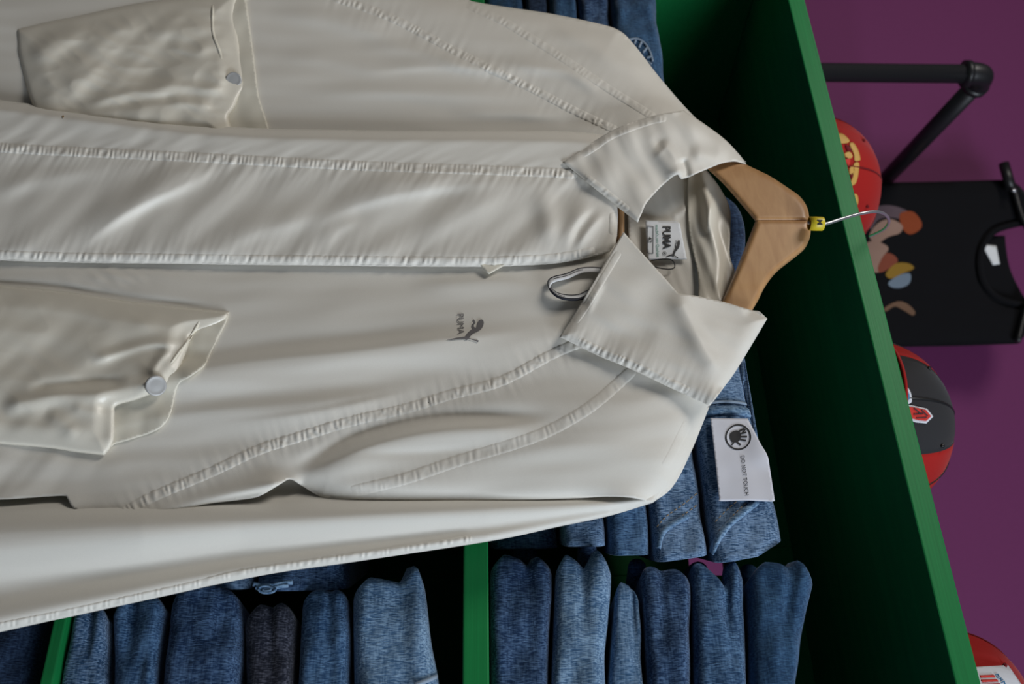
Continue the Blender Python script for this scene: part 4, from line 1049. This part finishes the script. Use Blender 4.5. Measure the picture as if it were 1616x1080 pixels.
# hanger: black plastic, on a wall hook
hp = wp(1660, 416, SD)
th_ = thing('plastic_hanger', hp, 'black plastic hanger holding the folded black T-shirt', 'hanger')
def arm_path(P): return [tuple(TP.at(np.array([p[0]]), np.array([p[1]]), p[2])[0]) for p in P]
mb = MB().add(*tube(cr(arm_path([(1588, 268, .024), (1600, 300, .024), (1616, 350, .024), (1650, 416, .024), (1622, 480, .024), (1606, 540, .024)]), 8), .006, 10)); mb.build('hanger_arms', M['dark'], th_)
cl = arm_path([(1584, 258, .032), (1596, 300, .032)])
mb = MB().add(*tube(cl, .011, 8)); mb.build('clip', M['dark'], th_)
v, f = tube(arm_path([(1597, 300, .046), (1603, 302, .046)]), .004, 10); tag(mesh('clip_rivet', np.array(v), f, M['wire'], th_), 'shiny metal rivet')
c0 = TP.at(np.array([1650.0]), np.array([416.0]), .024)[0]
hkp = [c0, c0+[0, 0, .05], c0+[0, 0, .075]+WR*.016, c0+[0, 0, .095], c0+[0, 0, .085]-WR*.018]
mb = MB().add(*tube(cr([tuple(p) for p in hkp], 6), .0022, 8)); mb.build('hook', M['wire'], th_)
pg0 = c0+np.array([0, 0, .0925])-WN*.02
mb = MB().add(*tube([tuple(pg0), tuple(pg0 + WN*(WALL_D-SD+.04-.001))], .004, 10)); pg = mb.build('wall_peg', M['dark'], None, loc=pg0)
tag(pg, 'black wall peg carrying the hanger of the T-shirt', 'peg')

# ================================================================== CAPS ON TOP OF THE UNIT
root_bvh = {}
def cap(center_px, top_px, Yc, az, label, colr='red', front=None, wid=.088):
    """baseball cap: crown of six panels, visor, button; az turns the visor about the vertical"""
    zt = pt(top_px, center_px, Yc)[2]; X = pt(1400, center_px, Yc)[0]
    z0 = ZT1 + .002; hgt = zt-z0-.006
    root = thing('baseball_cap', (X, Yc, z0), label, 'cap', 'caps on top of the green shelves')
    ca, sa = math.cos(az), math.sin(az)
    def place(P):                      # local: -y is the front, z up
        P = np.asarray(P, float); return np.stack([X+P[:, 0]*ca-P[:, 1]*sa, Yc+P[:, 0]*sa+P[:, 1]*ca, z0+P[:, 2]], 1)
    na, nr = 96, 26
    def crown_pt(a, t, k=1.0):
        # a measured from the front (-y); t 0 rim .. 1 apex
        e = (max(0, 1-t**3.0))**.50
        rx, ry = wid, wid*1.14
        fr = math.cos(a)
        rr = e*(1+.05*fr*t*(1-t)*4)
        s = .0022*abs(math.cos(3*(a)))**.25 * e
        return (k*(rx*rr+s)*math.sin(a), -k*(ry*rr+s)*math.cos(a) + .0*t, hgt*t)
    vs = []; fs = []; fm = []
    for i in range(nr):
        t = math.sin(i/(nr-1)*math.pi/2)**1.15
        for j in range(na): vs.append(crown_pt(2*math.pi*j/na, min(t, .9995)))
    for i in range(nr-1):
        for j in range(na):
            fs.append((i*na+j, i*na+(j+1) % na, (i+1)*na+(j+1) % na, (i+1)*na+j))
            a = (j+.5)/na*2*math.pi; a = a if a < math.pi else a-2*math.pi
            fm.append(1 if front and abs(a) < math.radians(33) else 0)
    main = [f for f, m in zip(fs, fm) if m == 0]; fp = [f for f, m in zip(fs, fm) if m == 1]
    V = place(vs); root_bvh[root.name] = BVHTree.FromPolygons([Vector(p) for p in V], fs)
    mesh('crown', V, main, M[colr], root, solid=.0018)
    if fp:
        ids = sorted({i for f in fp for i in f}); mp = {a: i for i, a in enumerate(ids)}
        tag(mesh('front_panel', V[ids], [tuple(mp[i] for i in f) for f in fp], M[front], root, solid=.0018), 'charcoal front panel')
    # panel seams
    for k in range(6):
        a = k*math.pi/3 if not front else k*math.pi/3
        P = place([crown_pt(a, min(.995, math.sin(q*math.pi/2)**1.15), 1.004) for q in np.linspace(.02, .97, 22)])
        v, f = tube(P, .0011, 6); mesh('seam', np.array(v), f, M['darkred' if not front or abs(math.sin(a/2)) > .6 else 'dark'], root)
    for k in range(6):                  # eyelets
        a = (k+.5)*math.pi/3; P = place([crown_pt(a, .66, 1.0), crown_pt(a, .66, 1.03)]); 
        v, f = tube(P, .0022, 8); mesh('eyelet', np.array(v), f, M['darkred' if not (front and abs((a+math.pi) % (2*math.pi)-math.pi) < 1.05) else 'dark'], root)
    v = []; f = []
    P = place([(0, 0, hgt-.001), (0, 0, hgt+.003), (0, 0, hgt+.006)]); q, g_ = tube(P, [.008, .0075, .003], 14); mesh('button', np.array(q), g_, M['darkred' if not front else 'dark'], root)
    # visor
    vs = []; n1, n2 = 33, 9
    for i in range(n1):
        a = math.radians(-72+144*i/(n1-1))
        b0 = np.array(crown_pt(a, .05, .985))
        for k in range(n2):
            s = k/(n2-1); out = .070*math.cos(a*.95)**.8*s
            vs.append((b0[0]*(1-.04*s), b0[1]-out, .012 + .010*math.cos(a*1.2)*(1-.2*s) - .004*s))
    fs = [(i*n2+k, (i+1)*n2+k, (i+1)*n2+k+1, i*n2+k+1) for i in range(n1-1) for k in range(n2-1)]
    mesh('visor', place(vs), fs, M[colr], root, solid=.003)
    return root, place, crown_pt
def emb(root, nm, polys, mat, lift):
    """embroidery sewn on the crown (outlines in the photograph's frame, laid on the crown's own surface)"""
    for P in polys:
        V, T, B = fill(np.array(P, float), 2.0)
        mesh(nm, drape(dict(bvh=root_bvh[root.name], Y=YC-.1), V[:, 0], V[:, 1], lift), T, M[mat], root, solid=.0006)
YC = Y0 + .22
# far cap, its round gold badge half hidden by the board
c1, p1, q1 = cap(304, 1384, YC, math.radians(24), 'red cap with a gold ring badge, half hidden by the board beside the hanger hook', wid=.102)
c2, p2, q2 = cap(676, 1494, YC, math.radians(11), 'red and charcoal cap standing on the unit below the T-shirt', front='capblack', wid=.104)
c3, p3, q3 = cap(1126, 1624, YC, math.radians(8), 'red cap with a square white patch in the corner', wid=.088)
emb(c1, 'badge_ring', [cr([(1316, 214), (1324, 211), (1331, 213), (1340, 222), (1337, 226), (1326, 227), (1318, 226)], 3, True),
    cr([(1340, 228), (1346, 226), (1353, 236), (1357, 250), (1356, 254), (1348, 254), (1347, 244)], 3, True),
    cr([(1347, 259), (1355, 258), (1354, 275), (1350, 290), (1343, 294), (1342, 288), (1346, 276)], 3, True)], 'gold', .0012)
emb(c1, 'badge_letters', [cr([(1332, 243), (1340, 240), (1345, 247), (1341, 251), (1334, 248)], 3, True), cr([(1340, 266), (1346, 262), (1348, 270), (1344, 276), (1340, 274)], 3, True),
    cr([(1346, 308), (1352, 308), (1354, 316), (1353, 324), (1350, 322)], 3, True)], 'gold', .0012)
emb(c1, 'badge_field', [cr([(1333, 253), (1341, 251), (1341, 259), (1338, 262)], 3, True)], 'brightred', .0012)
emb(c1, 'badge_field', [cr([(1334, 229), (1341, 233), (1344, 239), (1336, 238)], 3, True), cr([(1341, 277), (1345, 274), (1346, 281), (1343, 284)], 3, True)], 'darkred', .0012)
emb(c2, 'badge_border', [cr([(1420, 612), (1430, 611), (1436, 619), (1438, 630), (1436, 637), (1422, 638)], 3, True), [(1430, 639), (1441, 641), (1462, 645.5), (1472, 658), (1461, 669), (1445, 667.5), (1434, 664)]], 'white', .0012)
emb(c2, 'badge_field', [cr([(1420, 616), (1428, 616), (1433, 622), (1434, 630), (1430, 634), (1420, 634)], 3, True)], 'blue', .0022)
emb(c2, 'badge_field', [[(1432, 643), (1442, 644), (1460, 648), (1468, 658), (1460, 665.5), (1446, 664), (1436, 661)]], 'brightred', .0022)
emb(c2, 'badge_letters', [line_poly([(1440, 645), (1452, 655)], 1.6), line_poly([(1440, 655), (1455, 654)], 1.6), line_poly([(1452, 648), (1462, 658)], 1.6), line_poly([(1444, 661), (1460, 660)], 1.4)], 'navy', .0030)
emb(c3, 'front_patch', [[(1538, 1053), (1589.5, 1050), (1612, 1082), (1632, 1112), (1585, 1118), (1540, 1118)]], 'white', .0014)
emb(c3, 'patch_stripe', [[(1544, 1066), (1566, 1065), (1569, 1068.5), (1546, 1069.5)], [(1546, 1073), (1571, 1072), (1574, 1075.5), (1548, 1076.5)], [(1548, 1080), (1576, 1079), (1579, 1083), (1550, 1084)]], 'brightred', .0022)
emb(c3, 'patch_lettering', [line_poly([(1569, 1065), (1573, 1064), (1575, 1068), (1572, 1070), (1571, 1067)], 1.3), line_poly([(1574, 1072), (1578, 1070), (1578, 1074), (1581, 1072)], 1.3), line_poly([(1578, 1078), (1583, 1075), (1584, 1080)], 1.4), line_poly([(1582, 1084), (1587, 1081), (1588, 1086)], 1.4)], 'blue', .0022)
# ================================================================== LIGHT AND CAMERA
def area(nm, loc, to, size, power, colr, sizey=None):
    l = bpy.data.lights.new(nm, 'AREA'); l.energy = power; l.color = colr; l.size = size
    if sizey: l.shape = 'RECTANGLE'; l.size_y = sizey
    o = bpy.data.objects.new(nm, l); col.objects.link(o); o.location = loc
    o.rotation_euler = (Vector(to)-Vector(loc)).to_track_quat('-Z', 'Y').to_euler(); return o
area('shop_window_light', (2.1, 0.0, 2.85), (-.35, .8, 1.45), 1.1, 70, (.87, .955, 1.06), 1.35)
area('warm_fill_light', (-1.75, -.6, 3.0), (-.5, .8, 1.4), .8, 24, (1, .95, .89))  # added warm fill from the upper left, softens the contrast; not a known lamp
w = bpy.data.worlds.new('shop'); sc.world = w; w.use_nodes = True
w.node_tree.nodes['Background'].inputs['Color'].default_value = (.75, .80, .9, 1)
w.node_tree.nodes['Background'].inputs['Strength'].default_value = .03

cam = bpy.data.cameras.new('camera'); co = bpy.data.objects.new('camera', cam); col.objects.link(co)
cam.sensor_fit = 'HORIZONTAL'; cam.sensor_width = 36; cam.lens = 36*F/W; cam.clip_start = .02
m = Matrix(((UPI[0], YI[0], -FWD[0], CAM[0]), (UPI[1], YI[1], -FWD[1], CAM[1]), (UPI[2], YI[2], -FWD[2], CAM[2]), (0, 0, 0, 1)))
co.matrix_world = m
cam.dof.use_dof = True; cam.dof.focus_distance = .95; cam.dof.aperture_fstop = 6.3
sc.camera = co
sc.view_settings.view_transform = 'Standard'; sc.view_settings.look = 'None'
sc.view_settings.exposure = 0; sc.view_settings.gamma = 1; sc.view_settings.use_curve_mapping = False
